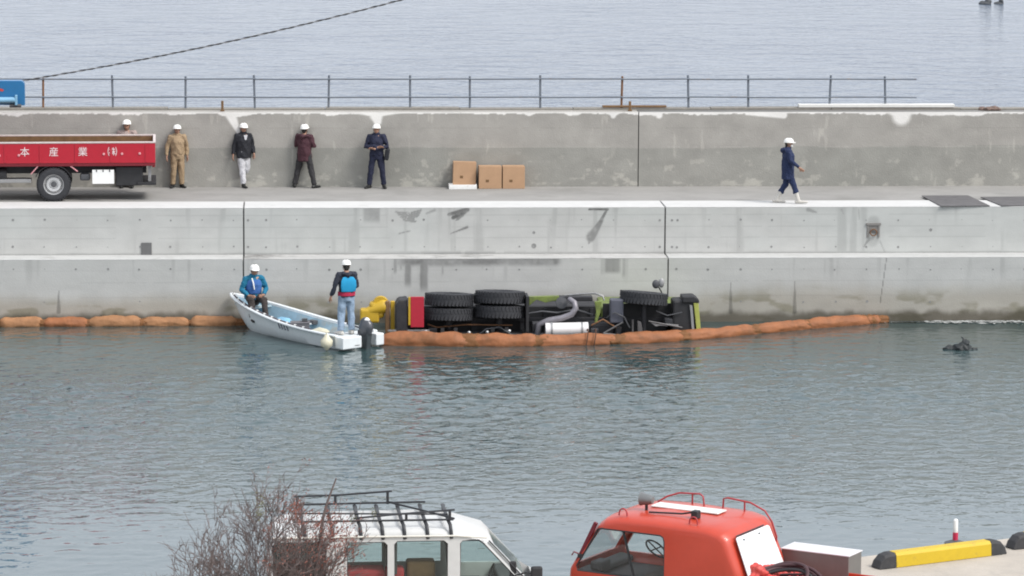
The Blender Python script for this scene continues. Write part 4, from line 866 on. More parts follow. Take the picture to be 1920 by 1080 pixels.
oil_boom('lumpy orange oil boom floating along the foot of the quay left of the boat', [(-16.5, -1.20, 0), (-13.5, -1.18, 0), (-11, -1.16, 0), (-7.5, -1.16, 0)], (1.15, 1.5), .205, .19, (BOOMT, BOOM), 11, .34)
mb_ = oil_boom('long orange oil boom floating around the overturned truck', [(-3.55, -4.50, 0), (-2.0, -4.72, 0), (.3, -4.74, 0), (2.6, -4.55, 0), (4.6, -3.9, 0), (6.2, -3.0, 0), (8.2, -1.95, 0), (9.95, -1.16, 0)], (1.7, 2.4), .285, .185, (BOOM, BOOM), 5, .74)
for px in (1103, 1118):
    p = spot(px, 655, 0); m = MB(); pts = [Vector((p.x+.06*(math.sin(a)), -4.62-.31*math.cos(a)*1.0, .06+.33*math.sin(a))) for a in np.linspace(-.6, 2.2, 10)]
    o = m.tube([q-mb_.location for q in pts], .016, 6).build('strap', STRAP, mb_, smooth=60)

# ------------------------------------------------------------------ white skiff
bx, by, bh = -4.36, -5.12, R(129)
bt = thing('skiff', 'small white open skiff with an outboard motor moored beside the sunken truck', 'boat', (bx, by, 0), bh)
BL = 4.85
def hb_(u): return .70*(1-max(0, (u-.25)/.75)**2.6)**.75*(.93+.07*min(1, u/.3))+.012
def sh_(u): return .40+.46*max(0, u)**2.1
def kl_(u): return -.16+.05*u+.55*max(0, (u-.72)/.28)**2.4
m = MB(); NS = 34; ring = None; allr = []
for i in range(NS+1):
    u = i/NS; x = BL*u; b, s, k_ = hb_(u), sh_(u), kl_(u); k_ = min(k_, s-.12)
    def off(z): return .38*u**4*((z-k_)/(s-k_))
    fl = max(.10+.30*max(0, (u-.6)/.4)**2, k_+.06); fl = min(fl, s-.05); ti = min(.05, b*.5)
    pr = [(0, k_), (.52*b, k_+.05*(1-u)), (.84*b, k_+.30*(s-k_)), (.93*b, k_+.62*(s-k_)), (1.0*b, s-.05), (1.035*b, s-.045), (1.035*b, s), (b-ti, s), (b-ti*1.1, s-.06), (max(.80*b-ti, .3*b), fl), (0, fl)]
    full = [(y, z) for y, z in pr]+[(-y, z) for y, z in pr[-2:0:-1]]
    allr.append([(x+off(z), y, z) for y, z in full])
nr = len(allr[0]); vs = [p for r_ in allr for p in r_]
outer, inner = [], []
for i in range(NS):
    for j in range(nr):
        j2 = (j+1) % nr; f = (i*nr+j, i*nr+j2, (i+1)*nr+j2, (i+1)*nr+j)
        (inner if 8 <= j <= 11 else outer).append(f)
m.add(vs, outer); m.f += inner; m.mi += [1]*len(inner)
m.f += [tuple(range(nr)), tuple(NS*nr+j for j in range(nr))]; m.mi += [0, 0]
m.build('hull', [HULL, LINER], bt, smooth=40)
def gun(u, side, dy=0.0, dz=0.0):
    k_ = min(kl_(u), sh_(u)-.12); return Vector((BL*u+.38*u**4, side*(hb_(u)*1.02+dy), sh_(u)+dz))
for s in (1, -1):
    MB().sweep([gun(u, s, .015, -.02) for u in np.linspace(0.0, 1, 30)], .034, 8, (0, 0, 1)).build('rub_rail', HULL, bt, smooth=180)
m = MB().sweep([gun(u, 1, -.075, .012) for u in np.linspace(.22, .985, 30)], .024, 8, (0, 0, 1)).build('gunwale_rope', mat('rope_dark', (.10, .09, .10), .8), bt, smooth=180)
for u in np.linspace(.27, .96, 11):
    a, b = gun(u, 1, -.075, .014), gun(u+.016, 1, -.075, .014); MB().cyl(a, b, .027, 8).build('rope_whipping', OFFW, m, smooth=60)
# bow deck, thwart, stern platforms
def deck(u0, u1, z, inset, name, mm, th=.035):
    us = np.linspace(u0, u1, 9); up = [(BL*u+.3*u**4, hb_(u)-inset) for u in us]; poly = up+[(x, -y) for x, y in reversed(up)]
    return MB().prism(poly, z-th, z, 'z').build(name, mm, bt, bevel=.006)
deck(.80, .965, .62, .045, 'bow_deck', LINER); deck(.47, .53, .34, .05, 'thwart', HULL); deck(.015, .12, .33, .05, 'stern_deck', HULL)
MB().box(-.34, -.003, .08, .715, .06, .37).build('stern_platform', HULL, bt, bevel=.025); MB().box(-.30, -.003, -.715, -.44, .05, .36).build('stern_platform', HULL, bt, bevel=.025)
MB().box(-.347, -.342, .16, .32, .13, .145).build('platform_slot', DGREY, bt); MB().box(-.03, .0, -.43, .07, -.05, .36).build('motor_board', HULL, bt)
# short dark registration strokes on the near bow quarter
for i, u in enumerate((.40, .425, .45, .475)):
    k_ = kl_(u); b = hb_(u); z0, z1 = k_+.70*(sh_(u)-k_), k_+.92*(sh_(u)-k_)
    a, c = Vector((BL*u, .965*b+.014, z0)), Vector((BL*(u+.010), 1.0*b+.012, z1)); MB().tube([a, c], .016, 5).build('registration_mark', mat('faded_ink', (.16, .17, .2), .6), bt)
# outboard
om = bpy.data.objects.new('outboard_motor', None); link(om, bt); om.location = (-.16, -.18, 0); tag(om)
MB().sweep([(-.03, 0, .42), (-.03, 0, .52), (-.02, 0, .62), (.02, 0, .70)], [(.13, .20), (.155, .24), (.15, .23), (.10, .16)], 18, (0, 1, 0)).build('cowl', mat('cowl_grey', (.06, .065, .075), .35, coat=.3), om, smooth=60)
MB().sweep([(-.04, 0, .655), (-.03, 0, .725)], [(.10, .15), (.085, .13)], 16, (0, 1, 0)).build('cowl_cap', WHITE, om, smooth=60)
MB().prism([(-.20, .42), (.12, .42), (.08, .12), (.06, -.35), (-.12, -.35), (-.16, .10)], -.085, .085, 'y').build('leg', mat('leg_grey', (.045, .055, .06), .4), om, bevel=.03)
MB().box(.06, .2, -.10, .10, .24, .46).build('clamp', DGREY, om, bevel=.02); MB().cyl((.1, 0, .5), (.62, .10, .58), .022, 8).build('tiller', DGREY, om, smooth=60)
# gear lying in the skiff, each a thing of its own
Mb = Matrix.Translation((bx, by, 0)) @ Matrix.Rotation(bh, 4, 'Z')
def inboat(x, y, z): return Mb @ Vector((x, y, z))
t = thing('gear_box', 'dark grey gear box standing amidships in the skiff', 'box', inboat(2.15, .12, .115), bh+R(52))
MB().box(-.25, .25, -.17, .17, 0, .30).build('box_body', mat('box_grey', (.13, .125, .135), .7), t, bevel=.012); MB().box(-.26, .26, -.18, .18, .302, .335).build('lid', mat('box_grey', (.13, .125, .135)), t, bevel=.01); MB().box(-.20, -.05, -.06, .06, .336, .42).build('handle', DGREY, t, bevel=.01)
m = MB().sweep([(-.2, 0, .10), (0, 0, .13), (.2, 0, .10)], [(.16, .10), (.22, .13), (.15, .10)], 14, (0, 1, 0)); o = m.build('sack', CREAM, None, smooth=180); rough_up(o, .05, 6); o.location = inboat(1.45, .05, .12); o.rotation_euler = (0, 0, R(20)); tag(o, 'cream sack lying on the bottom of the skiff behind the grey box', 'sack')
m = MB().sweep([(0, 0, -.16), (0, 0, -.08), (0, 0, .06), (0, 0, .16)], [.05, .15, .16, .07], 14); m.tube([(0, 0, .18), (-.02, -.1, .30)], .012, 6); o = m.build('fender', CREAM, None, smooth=180); o.location = inboat(.10, .90, .22); tag(o, 'cream round fender hanging outside the near stern corner of the skiff', 'fender')
m = MB(); m.tube([Vector((.25*math.cos(a)*(1+.1*math.sin(3*a)), .18*math.sin(a), .02+.09*abs(math.sin(1.5*a)))) for a in np.linspace(0, 4*math.pi, 48)], .014, 6); o = m.build('rope_coil', GREYM, None, smooth=180); o.location = inboat(1.0, .15, .16); tag(o, 'loose grey rope coil lying in the stern of the skiff', 'rope')
m = MB().sweep([(-.3, 0, .04), (-.1, .05, .12), (.15, 0, .14), (.34, 0, .05)], [(.12, .05), (.26, .10), (.24, .09), (.1, .04)], 14, (0, 1, 0)); o = m.build('blue_sheet', mat('sheet_blue', (.20, .42, .58), .6, var=.2), None, smooth=180); rough_up(o, .08, 5); o.location = inboat(3.15, -.12, .18); o.rotation_euler = (0, 0, bh); tag(o, 'crumpled light blue sheet at the feet of the seated boatman', 'sheet')
MB_w = MB().box(-.12, .12, -.08, .08, 0, .11).build('tackle_tin', DGREY, None, bevel=.015); MB_w.location = inboat(2.35, -.48, .30); MB_w.rotation_euler = (0, 0, bh); tag(MB_w, 'small dark tin on the far side of the skiff', 'tin')
# boatmen
sp = inboat(4.22, .05, .62)
SC_ = 1.14
t, J, H = person('person in teal jacket and blue life vest sitting on the bow of the skiff', (sp.x, sp.y, .78-.15*SC_), R(14), dict(pelvis=(0, 0, .22), waist=(0, -.01, .36), chest=(0, -.035, .55), neck=(0, -.05, .73), head=(.01, -.10, .87), shR=(-.19, -.04, .67), elR=(-.29, -.06, .42), wrR=(-.17, -.27, .30), handR=(.6, -.7, -.1), shL=(.19, -.04, .67), elL=(.30, -.06, .43), wrL=(.19, -.27, .31), handL=(-.6, -.7, -.1),
    hipR=(-.10, -.02, .20), knR=(-.14, -.40, .22), anR=(-.12, -.44, -.20), toR=(-.14, -.62, -.26), hipL=(.10, -.02, .20), knL=(.16, -.42, .22), anL=(.19, -.46, -.20), toL=(.23, -.63, -.26)), dict(jacket=TEAL, trousers=BRT, shoes=SHOEB, jacket_len=.03, fat=1.05, boot=.2, collar=True), SC_, 'boatmen in the skiff', head_pitch=R(10))
m = MB(); m.sweep([J['waist']+Vector((0, .0, -.02)), J['chest']+Vector((0, -.005, 0)), J['chest'].lerp(J['neck'], .6)], [(.19, .172), (.205, .18), (.15, .15)], 20, (1, 0, 0), 'flat'); o = m.build('life_vest', VESTD, t, smooth=180); remesh(o, .014, 2); rough_up(o, .012, 12)
MB().sweep([(-.075, -.205, .70), (-.05, -.235, .60), (-.025, -.225, .44)], [(.016, .006)]*3, 8, (1, 0, 0)).build('vest_stripe', WHITE, t, smooth=180)
fp = spot(650, 617, .33)
t, J, H = person('person in dark jacket and pale jeans standing in the stern of the skiff', (inboat(.28, .08, 0).x, inboat(.28, .08, 0).y, .33), R(197), dict(elR=(-.24, .02, 1.14), wrR=(-.18, -.18, 1.02), elL=(.29, .03, 1.15), wrL=(.36, -.03, .92), knR=(-.11, -.01, .50), anR=(-.12, .02, .09), knL=(.12, -.02, .50), anL=(.15, .04, .09), toL=(.20, -.14, .03), neck=(0, -.01, 1.46), head=(-.01, -.05, 1.60)), dict(jacket=cloth('slate_navy_cloth', (.022, .026, .040)), trousers=JEAN, shoes=BOOTW, jacket_len=.06, hood=True, boot=.14, fit=.03), 1.12, 'boatmen in the skiff', head_pitch=R(12), head_yaw=R(-10))
m = MB(); m.sweep([(0, .155, 1.03), (0, .160, 1.15), (0, .165, 1.28), (0, .135, 1.36)], [(.175, .012), (.19, .016), (.18, .014), (.13, .010)], 16, (1, 0, 0)); o = m.build('back_panel', VESTB, t, smooth=180)
m = MB(); m.sweep([J['pelvis']+Vector((0, 0, -.03)), J['pelvis']+Vector((0, 0, .055))], [(.207, .163), (.208, .162)], 24, (1, 0, 0), 'flat'); m.build('waist_band', CRIMS, t, smooth=40)

# ------------------------------------------------------------------ things afloat
q = spot(1803, 655, 0); m = MB()
m.ell((0, 0, .02), (.26, .2, .16)); m.ell((.10, 0, .14), (.12, .12, .12)); m.ell((-.26, .02, .02), (.22, .12, .07)); m.sweep([(.05, 0, .15), (.04, .02, .27), (.0, .02, .33)], [.05, .03, .012], 8); m.ell((.28, -.02, .0), (.14, .08, .04)); m.sweep([(-.36, 0, .02), (-.50, .03, .01)], [.05, .02], 8)
o = m.build('drifting_weed', WEED, None, smooth=180); remesh(o, .022); rough_up(o, .04, 9); rough_up(o, .02, 22); o.location = q; tag(o, 'dark clump of seaweed drifting on the water right of the boom', 'seaweed')
for px, wd, lab in ((1846, 1.0, 'larger left one of two dark rocks far out at the top right'), (1873, .70, 'smaller right one of two dark rocks far out at the top right')):
    q = spot(px, 7, 0); m = MB(); m.ell((0, 0, 0), (wd*.42, .5, .16)); m.ell((wd*.2, 0, .1), (wd*.22, .35, .20))
    o = m.build('sea_rock', mat('rock_dark', (.06, .065, .07), .8), None, smooth=180); rough_up(o, .14, 3, (1, 1, 1), px); o.location = q; tag(o, lab, 'rock', 'pair of rocks out at sea')
m = MB(); rf = random.Random(3)
for k in range(260):
    u = rf.random(); x = 11.2+u*7; w = .5+.5*u; y = Y_LEDGE-.06-abs(rf.gauss(0, .30))*w-(.25 if rf.random() < .2 else 0)
    rx, ry = rf.uniform(.04, .17), rf.uniform(.02, .07); n = 7; a0 = rf.random()*6
    m.add([(x+rx*math.cos(a0+2*math.pi*i/n)*rf.uniform(.6, 1.1), y+ry*math.sin(a0+2*math.pi*i/n)*rf.uniform(.6, 1.1), .012+.012*rf.random()) for i in range(n)], [tuple(range(n))])
for k in range(60):
    x = 8.6+rf.random()*2.6; y = Y_LEDGE-.25-rf.random()*.08; m.add([(x+dx, y+dy, .015) for dx, dy in ((0, 0), (.3, -.02), (.34, .02), (.05, .04))], [(0, 1, 2, 3)])
o = m.build('foam_patch', FOAMM, None, kind='stuff')
# ------------------------------------------------------------------ white van on the near quay
GW_ = spot(505, 1008, 2.73); GE_ = spot(915, 1002, 2.73); vd = (GE_-GW_); vd.z = 0; vd.normalize()
van = thing('white_van', 'old white van with a dark roof rack parked behind the bare bush', 'van', (GW_.x, GW_.y, Z_APRON), math.atan2(vd.y, vd.x))
VW = 1.62
side = [(-.06, .35), (-.06, 1.15), (.0, 1.70), (.10, 1.86), (.45, 1.94), (2.4, 1.96), (3.05, 1.90), (3.52, 1.76), (4.16, 1.08), (4.36, .95), (4.45, .40)]
VANW = mat('van_white', (0.53, 0.53, 0.515), 0.4, var=0.06, coat=0.2, dirt=((0.40, 0.37, 0.33), 3, 0.60))
body = MB().prism(side, 0, VW, 'y').build('body', VANW, van)
bv = body.modifiers.new('b', 'BEVEL'); bv.width = .11; bv.segments = 4; bv.limit_method = 'ANGLE'; bv.angle_limit = R(50); bake(body)
def inset(poly, d):
    c = [sum(p[0] for p in poly)/len(poly), sum(p[1] for p in poly)/len(poly)]; return [(c[0]+(x-c[0])*(1-d/abs(x-c[0]+1e-6) if abs(x-c[0]) > d*2 else 1), c[1]+(z-c[1])*(1-d/abs(z-c[1]) if abs(z-c[1]) > d*2 else 1)) for x, z in poly]
wins = [[(.06, 1.08), (.06, 1.71), (.12, 1.76), (.86, 1.76), (.91, 1.71), (.91, 1.08)], [(1.24, 1.08), (1.24, 1.70), (1.29, 1.75), (1.84, 1.75), (1.89, 1.70), (1.89, 1.08)], [(2.00, 1.08), (2.00, 1.71), (2.05, 1.76), (2.80, 1.76), (2.86, 1.71), (2.86, 1.08)], [(3.06, 1.05), (3.06, 1.71), (3.10, 1.755), (3.36, 1.755), (3.44, 1.70), (3.98, 1.12), (3.98, 1.05)]]
cut(body, [MB().prism(inset(side, .055), .06, VW-.06, 'y').build('cutter', VANW)])
cut(body, [MB().prism(w, -.5, VW+.5, 'y').build('cutter', VANW) for w in wins]+[MB().box(3.4, 4.8, .17, VW-.17, 1.13, 1.66).build('cutter', VANW), MB().box(-.6, .3, .2, VW-.2, 1.15, 1.66).build('cutter', VANW)])
body.data.polygons.foreach_set('use_smooth', [True]*len(body.data.polygons)); body.data.set_sharp_from_angle(angle=R(32))
for k, w in enumerate(wins):
    for y in (.022, VW-.028):
        MB().prism(w, y, y+.006, 'y').build('side_window', [TINT, GREENG, GREENG, GREENG][k], van)
    fr = [Vector((x, .012, z)) for x, z in w]; MB().tube(fr, .013, 6, True).build('window_seal', BLACK, van, smooth=60)
MB().prism([(3.56, 1.665), (4.11, 1.125), (4.125, 1.13), (3.575, 1.67)], .17, VW-.17, 'y').build('windscreen', GREENG, van); MB().prism([(-.045, 1.15), (-.01, 1.66), (-.003, 1.66), (-.038, 1.15)], .2, VW-.2, 'y').build('rear_window', TINT, van)
MB().sweep([(.06, -.012, 1.835), (1.5, -.014, 1.842), (3.0, -.014, 1.838), (3.48, -.010, 1.80)], .016, 8).build('roof_gutter', mat('gutter_cream', (.62, .60, .54), .5), van, smooth=60)
MB().sweep([(3.53, .012, 1.74), (3.80, .008, 1.45), (4.1, .006, 1.12)], [(.022, .012)]*3, 8, (0, 1, 0)).build('pillar_trim', BLACK, van, smooth=60)
mm_ = MB().tube([(3.92, -.01, 1.16), (4.10, -.12, 1.24), (4.26, -.17, 1.22)], .014, 6).build('mirror_arm', BLACK, van, smooth=60)
MB().box(4.18, 4.37, -.24, -.16, 1.12, 1.36).build('mirror', BLACK, mm_, bevel=.035); MB().box(3.86, 3.97, .005, .05, 1.06, 1.40).build('mirror_base', BLACK, mm_, bevel=.02)
# inside
def seat(x, y, m_): 
    s = MB().box(x, x+.48, y, y+.48, .68, .86).build('seat', m_, van, bevel=.05); MB().prism([(x-.08, .86), (x+.06, .86), (x-.02, 1.38), (x-.13, 1.38)], y, y+.48, 'y').build('seat_back', m_, s, bevel=.04); MB().box(x-.15, x-.04, y+.13, y+.35, 1.40, 1.57).build('headrest', m_, s, bevel=.04)
seat(3.05, .15, SEATB); seat(3.05, .95, SEATB); seat(2.05, .15, SEATB); seat(2.05, .95, SEATB)
MB().box(.05, 3.2, .07, VW-.07, .60, .66).build('floor', INTERIOR, van); MB().prism([(3.72, 1.03), (4.1, 1.05), (4.15, .7), (3.75, .7)], .08, VW-.08, 'y').build('dashboard', INTERIOR, van, bevel=.03)
MB().tube([(3.60+.05*math.sin(a), .42+.18*math.cos(a), 1.10+.17*math.sin(a)) for a in np.linspace(0, 2*math.pi, 21)[:-1]], .015, 6, True).build('steering_wheel', BLACK, van, smooth=60)
for x, c in ((.8, 'l'), (2.0, 'l')): MB().box(x, x+.05, .07, VW-.07, 1.2, 1.74).build('inner_pillar', INTERIOR, van) if x > 1.9 else None
for nm, c, sz, m_, lab in (('red_bundle', (1.55, .35, .83), (.62, .45, .60), REDCL, 'red cloth bundle behind the middle window of the white van'), ('crate', (2.45, .42, .83), (.46, .34, .70), BROWN, 'brown crate stacked inside the white van'), ('red_bag', (2.02, .28, .83), (.30, .3, .62), REDCL, 'red bag behind the front seat of the white van')):
    o = MB().cbox((0, 0, sz[2]/2), sz).build(nm, m_, None, bevel=.04); o.location = van.matrix_basis @ Vector((c[0], c[1], c[2]-.17)); o.rotation_euler = (0, 0, van.rotation_euler.z); tag(o, lab, nm.split('_')[-1])
for x in (.75, 3.75):
    w_ = tyre(van, (x, .10, .31), .31, .18, .19, 'Y', ALU, False); tyre(van, (x, VW-.10, .31), .31, .18, .19, 'Y', ALU, False)
# roof rack
rr_ = bpy.data.objects.new('roof_rack', None); link(rr_, van); RK = mat('rack_steel', (.035, .036, .040), .5, .4, dirt=((.10, .06, .04), 6, .62))
for x in (.55, 1.0, 1.45, 1.80, 2.15, 2.52, 2.90):
    MB().sweep([(x+.02, -.01, 1.80), (x+.01, .00, 1.92), (x, .05, 2.01), (x-.02, .13, 2.05), (x-.02, VW-.13, 2.05), (x, VW-.05, 2.01), (x+.02, VW-.0, 1.82)], [(.030, .012)]*7, 8, (1, 0, 0)).build('crossbar', RK, rr_, smooth=60)
def rk(pts, r=.017): MB().tube(pts, r, 6).build('rack_rail', RK, rr_, smooth=60)
rk([(1.35, .13, 2.115), (2.0, .13, 2.17), (2.98, .13, 2.235)]); rk([(.45, VW-.12, 2.205), (1.2, VW-.12, 2.22), (2.05, VW-.12, 2.275)]); rk([(.4, .13, 2.07), (2.96, .13, 2.075)]); rk([(.4, VW-.13, 2.07), (2.6, VW-.13, 2.09)]); rk([(.4, .8, 2.07), (2.9, .55, 2.075)], .014); rk([(2.0, VW-.12, 2.09), (2.55, .75, 2.09), (2.97, .13, 2.09)])
for x, y, z in ((2.90, .13, 2.23), (2.2, .13, 2.18), (1.12, VW-.12, 2.22), (1.98, VW-.12, 2.27), (.5, VW-.12, 2.2)): MB().box(x-.022, x+.022, y-.015, y+.015, 2.06, z).build('rack_post', RK, rr_)

# ------------------------------------------------------------------ small fire truck with the cab seen from behind
fa = math.atan2(.545, -.839)
ft = thing('fire_truck', 'bright red fire truck with rounded cab, roof rails and searchlight on the near quay', 'fire truck', (1.06, -40.45, Z_APRON), fa)
FW = 1.80
prof = [(-.25, .55), (-.28, 1.05), (-.03, 1.68), (.08, 1.775), (.32, 1.84), (1.4, 1.868), (2.05, 1.845), (2.32, 1.775), (2.46, 1.66), (2.86, 1.05), (3.00, .80), (3.02, .55)]
def cab_loft(name, extra, half):                 # rounded shell: the profile shrinks towards both sides
    m = MB(); ts = [-1, -.985, -.95, -.88, -.78, -.62, -.4, 0, .4, .62, .78, .88, .95, .985, 1]; n = len(prof)
    fine = []
    for i in range(n):
        a, b = Vector((*prof[i-1], 0)), Vector((*prof[i], 0)); c = Vector((*prof[(i+1) % n], 0))
        for q in ((.82, 0), (1, 0), (0, .18)):
            fine.append(a.lerp(b, q[0]) if q[0] and q[0] < 1 else (b*.72+a.lerp(b, .82)*.14+b.lerp(c, .18)*.14 if q[0] == 1 else b.lerp(c, q[1])))
    fine = [(p.x, p.y) for p in fine]; k = len(fine); vs = []
    for t_ in ts:
        d = extra+.17*(1-math.sqrt(max(0, 1-abs(t_)**5.0)))
        vs += [(1.37+(x-1.37)*(1-d/1.65), -FW/2+half*t_, 1.25+(z-1.25)*(1-d/.72)) for x, z in fine]
    fs = [tuple(range(k)), tuple((len(ts)-1)*k+i for i in range(k))]
    for i in range(len(ts)-1): fs += [(i*k+j, i*k+(j+1) % k, (i+1)*k+(j+1) % k, (i+1)*k+j) for j in range(k)]
    return m.add(vs, fs).build(name, FRED, ft)
cabm = cab_loft('cab', 0.0, FW/2)
cut(cabm, [cab_loft('cutter', .055, FW/2-.06)])
fw = [(1.15, .84), (1.15, 1.50), (1.17, 1.57), (1.23, 1.60), (2.30, 1.60), (2.38, 1.58), (2.78, .92), (2.76, .84)]
cut(cabm, [MB().prism(fw, -FW-.5, .5, 'y').build('cutter', FRED), MB().box(2.3, 3.3, -FW+.17, -.17, .90, 1.60).build('cutter', FRED)])
cabm.data.polygons.foreach_set('use_smooth', [True]*len(cabm.data.polygons)); cabm.data.set_sharp_from_angle(angle=R(30))
for y in (-.030, -FW+.024): MB().prism(fw, y, y+.006, 'y').build('side_window', GLASS, ft)
MB().tube([Vector((x, -.012, z)) for x, z in fw], .017, 6, True).build('window_seal', BLACK, ft, smooth=60)
MB().tube([(1.92, -.03, 1.59), (1.72, -.03, .86)], .022, 6).build('window_divider', BLACK, ft); MB().prism([(2.46, 1.61), (2.90, .89), (2.912, .895), (2.472, 1.615)], -FW+.17, -.17, 'y').build('windscreen', GLASS, ft)
MB().prism([(2.40, 1.67), (2.74, 1.0), (2.80, 1.0), (2.46, 1.69)], -.055, -.004, 'y').build('pillar_shade', mat('pillar_maroon', (.14, .012, .02), .5), ft)
mb2 = MB().tube([(2.72, .0, 1.12), (2.80, .05, 1.16), (2.84, .05, 1.10)], .014, 6).build('mirror_bracket', mat('pillar_maroon', (.14, .012, .02)), ft, smooth=60); MB().box(2.66, 2.74, -.002, .045, 1.06, 1.13).build('mirror_clamp', BLACK, mb2, bevel=.01)
# inside the cab
MB().box(1.0, 2.7, -FW+.08, -.08, .62, .68).build('floor', INTERIOR, ft); MB().prism([(2.58, .80), (2.84, .84), (2.86, .7), (2.58, .7)], -FW+.1, -.1, 'y').build('dashboard', INTERIOR, ft, bevel=.04)
MB().box(2.44, 2.66, -.60, -.25, .82, .96).build('radio_set', INTERIOR, ft, bevel=.03)
for y in (-1.45, -.65): s = MB().box(1.15, 1.6, y, y+.5, .7, .88).build('seat', SEATB, ft, bevel=.05); MB().prism([(1.05, .88), (1.2, .88), (1.12, 1.04), (1.0, 1.04)], y, y+.5, 'y').build('seat_back', SEATB, s, bevel=.04)
Ms = Matrix.Translation((1.86, -1.10, 1.10)) @ Matrix.Rotation(R(-38), 4, 'Y')
sw = MB(); sw.tube([Ms @ Vector((.20*math.cos(a), .20*math.sin(a), 0)) for a in np.linspace(0, 2*math.pi, 25)[:-1]], .016, 6, True); sw.tube([Ms @ Vector((-.19, 0, 0)), Ms @ Vector((.19, 0, 0))], .012, 6); sw.tube([Ms @ Vector((0, -.19, 0)), Ms @ Vector((0, .19, 0))], .012, 6); sw.build('steering_wheel', BLACK, ft, smooth=60)
MB().prism([(1.62, .86), (1.82, .86), (1.70, 1.62), (1.52, 1.62)], -FW+.055, -FW+.10, 'y').build('far_pillar', INTERIOR, ft)
MB().box(.32, 2.3, -FW+.2, -.2, 1.735, 1.755).build('headlining', mat('lining_grey', (.25, .25, .24), .9), ft)
MB().box(2.05, 2.33, -.55, -.12, 1.60, 1.64).build('sun_visor', INTERIOR, ft, bevel=.01)
# white board on the rear wall
def rear(u, y, d=0.0):                           # point on the rear wall: u = 0 foot, 1 top
    a, b = Vector((-.28, 0, 1.05)), Vector((-.03, 0, 1.68)); n = Vector((-.94, 0, .34)); p = a.lerp(b, u)+n*d; return Vector((p.x, y, p.z))
poly = [(-.02, -.14), (.94, -.16), (.97, -.20), (.97, -1.34), (.93, -1.39), (-.02, -1.46)]
m = MB(); n = len(poly); m.add([rear(u, y, .03) for u, y in poly]+[rear(u, y, .05) for u, y in poly], [tuple(range(n)), tuple(range(n, 2*n))]+[(i, (i+1) % n, n+(i+1) % n, n+i) for i in range(n)])
wb = m.build('rear_board', mat('board_white', (.70, .74, .75), .4, var=.03), ft, bevel=.006)
for y in (-.38, -.95): MB().ell(rear(.86, y, .055), (.018, .018, .018), 8, 6).build('screw', DGREY, wb, smooth=180)
m = MB(); m.sweep([rear(1.0, -.20, .035), rear(1.0, -1.22, .035)], [.012, .012], 6); m.build('board_edge', BLACK, wb)
# roof: white plate, hoops, rails, light, black bar
MB().box(.60, 1.85, -1.20, -.86, 1.975, 2.0).build('roof_plate', OFFW, ft, bevel=.01)
RT = mat('tube_red', (.33, .03, .035), .45)
def tubep(name, pts, r=.015): return MB().tube(pts, r, 8).build(name, RT, ft, smooth=60)
for x in (.68, 1.98):
    tubep('roof_hoop', [Vector((x+.075*math.cos(a)*1.0, -.13, 1.94+.0+.12*max(0, math.sin(a))**.7)) for a in np.linspace(0, math.pi, 11)], .013)
m = MB(); o = tubep('far_rail', [(1.95, -1.32, 1.97), (1.80, -1.38, 2.07), (1.60, -1.42, 2.14), (1.22, -1.44, 2.16), (1.16, -1.44, 2.12), (1.14, -1.44, 1.97)]); tubep('rail_post', [(1.36, -1.44, 1.97), (1.36, -1.44, 2.15)])
o = tubep('rear_rail', [(.78, -1.42, 1.97), (.77, -1.42, 2.13), (.70, -1.43, 2.15), (.3, -1.48, 2.10), (.06, -1.53, 1.98), (-.06, -1.56, 1.80), (-.14, -1.58, 1.55), (-.10, -1.585, 1.30), (.02, -1.58, 1.24)]); tubep('rail_post', [(.40, -1.46, 1.93), (.40, -1.46, 2.115)])
MB().tube([(1.62, -.36, 2.00), (1.05, -.44, 2.02), (.86, -.46, 2.06), (.78, -.46, 2.06)], .016, 6).build('antenna_bar', BLACK, ft, smooth=60); MB().box(.74, .86, -.52, -.38, 1.965, 2.10).build('antenna_mount', BLACK, ft, bevel=.015)
sl = MB().cyl((1.80, -.62, 1.96), (1.80, -.62, 2.08), .025, 8).build('light_stem', BLACK, ft, smooth=60)
Ml = Matrix.Translation((1.80, -.62, 2.15)) @ Matrix.Rotation(fa*-1, 4, 'Z') @ Matrix.Rotation(R(8), 4, 'Y')
m = MB().lathe([(.0, -.13), (.06, -.12), (.085, -.06), (.10, .06), (.115, .10), (.105, .105), (.09, .09), (0, .08)], (0, 0, 0), None, 22); m.v = [tuple(Matrix.Translation((1.80, -.62, 2.15)) @ Matrix.Rotation(R(-90), 4, 'Y') @ Matrix.Rotation(R(180), 4, 'X') @ Vector(v)) for v in m.v]
m.build('searchlight', mat('lamp_grey', (.16, .165, .165), .4, .3), sl, smooth=40)
for c_ in ft.children:
    if c_.name.split('.')[0] in ('roof_plate', 'roof_hoop', 'far_rail', 'rear_rail', 'rail_post', 'antenna_bar', 'antenna_mount', 'light_stem'): c_.location.z -= .115
# bed, wheels
MB().box(-2.1, -.02, -FW, -.0, .66, .74).build('bed_floor', FRED, ft); MB().box(-2.1, -.02, -.03, .0, .742, .93).build('bed_side', FRED, ft, bevel=.01); MB().box(-2.1, -.02, -FW, -FW+.03, .742, .93).build('bed_side', FRED, ft, bevel=.01); MB().box(-2.1, -2.07, -FW+.032, -.032, .742, .93).build('bed_gate', FRED, ft, bevel=.01)
MB().box(-2.0, 2.7, -FW+.3, -.3, .40, .54).build('chassis', CHASSIS, ft)
for x in (-1.2, 2.0): tyre(ft, (x, -.12, .33), .33, .2, .2, 'Y', ALU, False); tyre(ft, (x, -FW+.12, .33), .33, .2, .2, 'Y', ALU, False)
Mf = Matrix.Translation((1.06, -40.45, Z_APRON)) @ Matrix.Rotation(fa, 4, 'Z')
def infire(x, y, z): return Mf @ Vector((x, y, z))
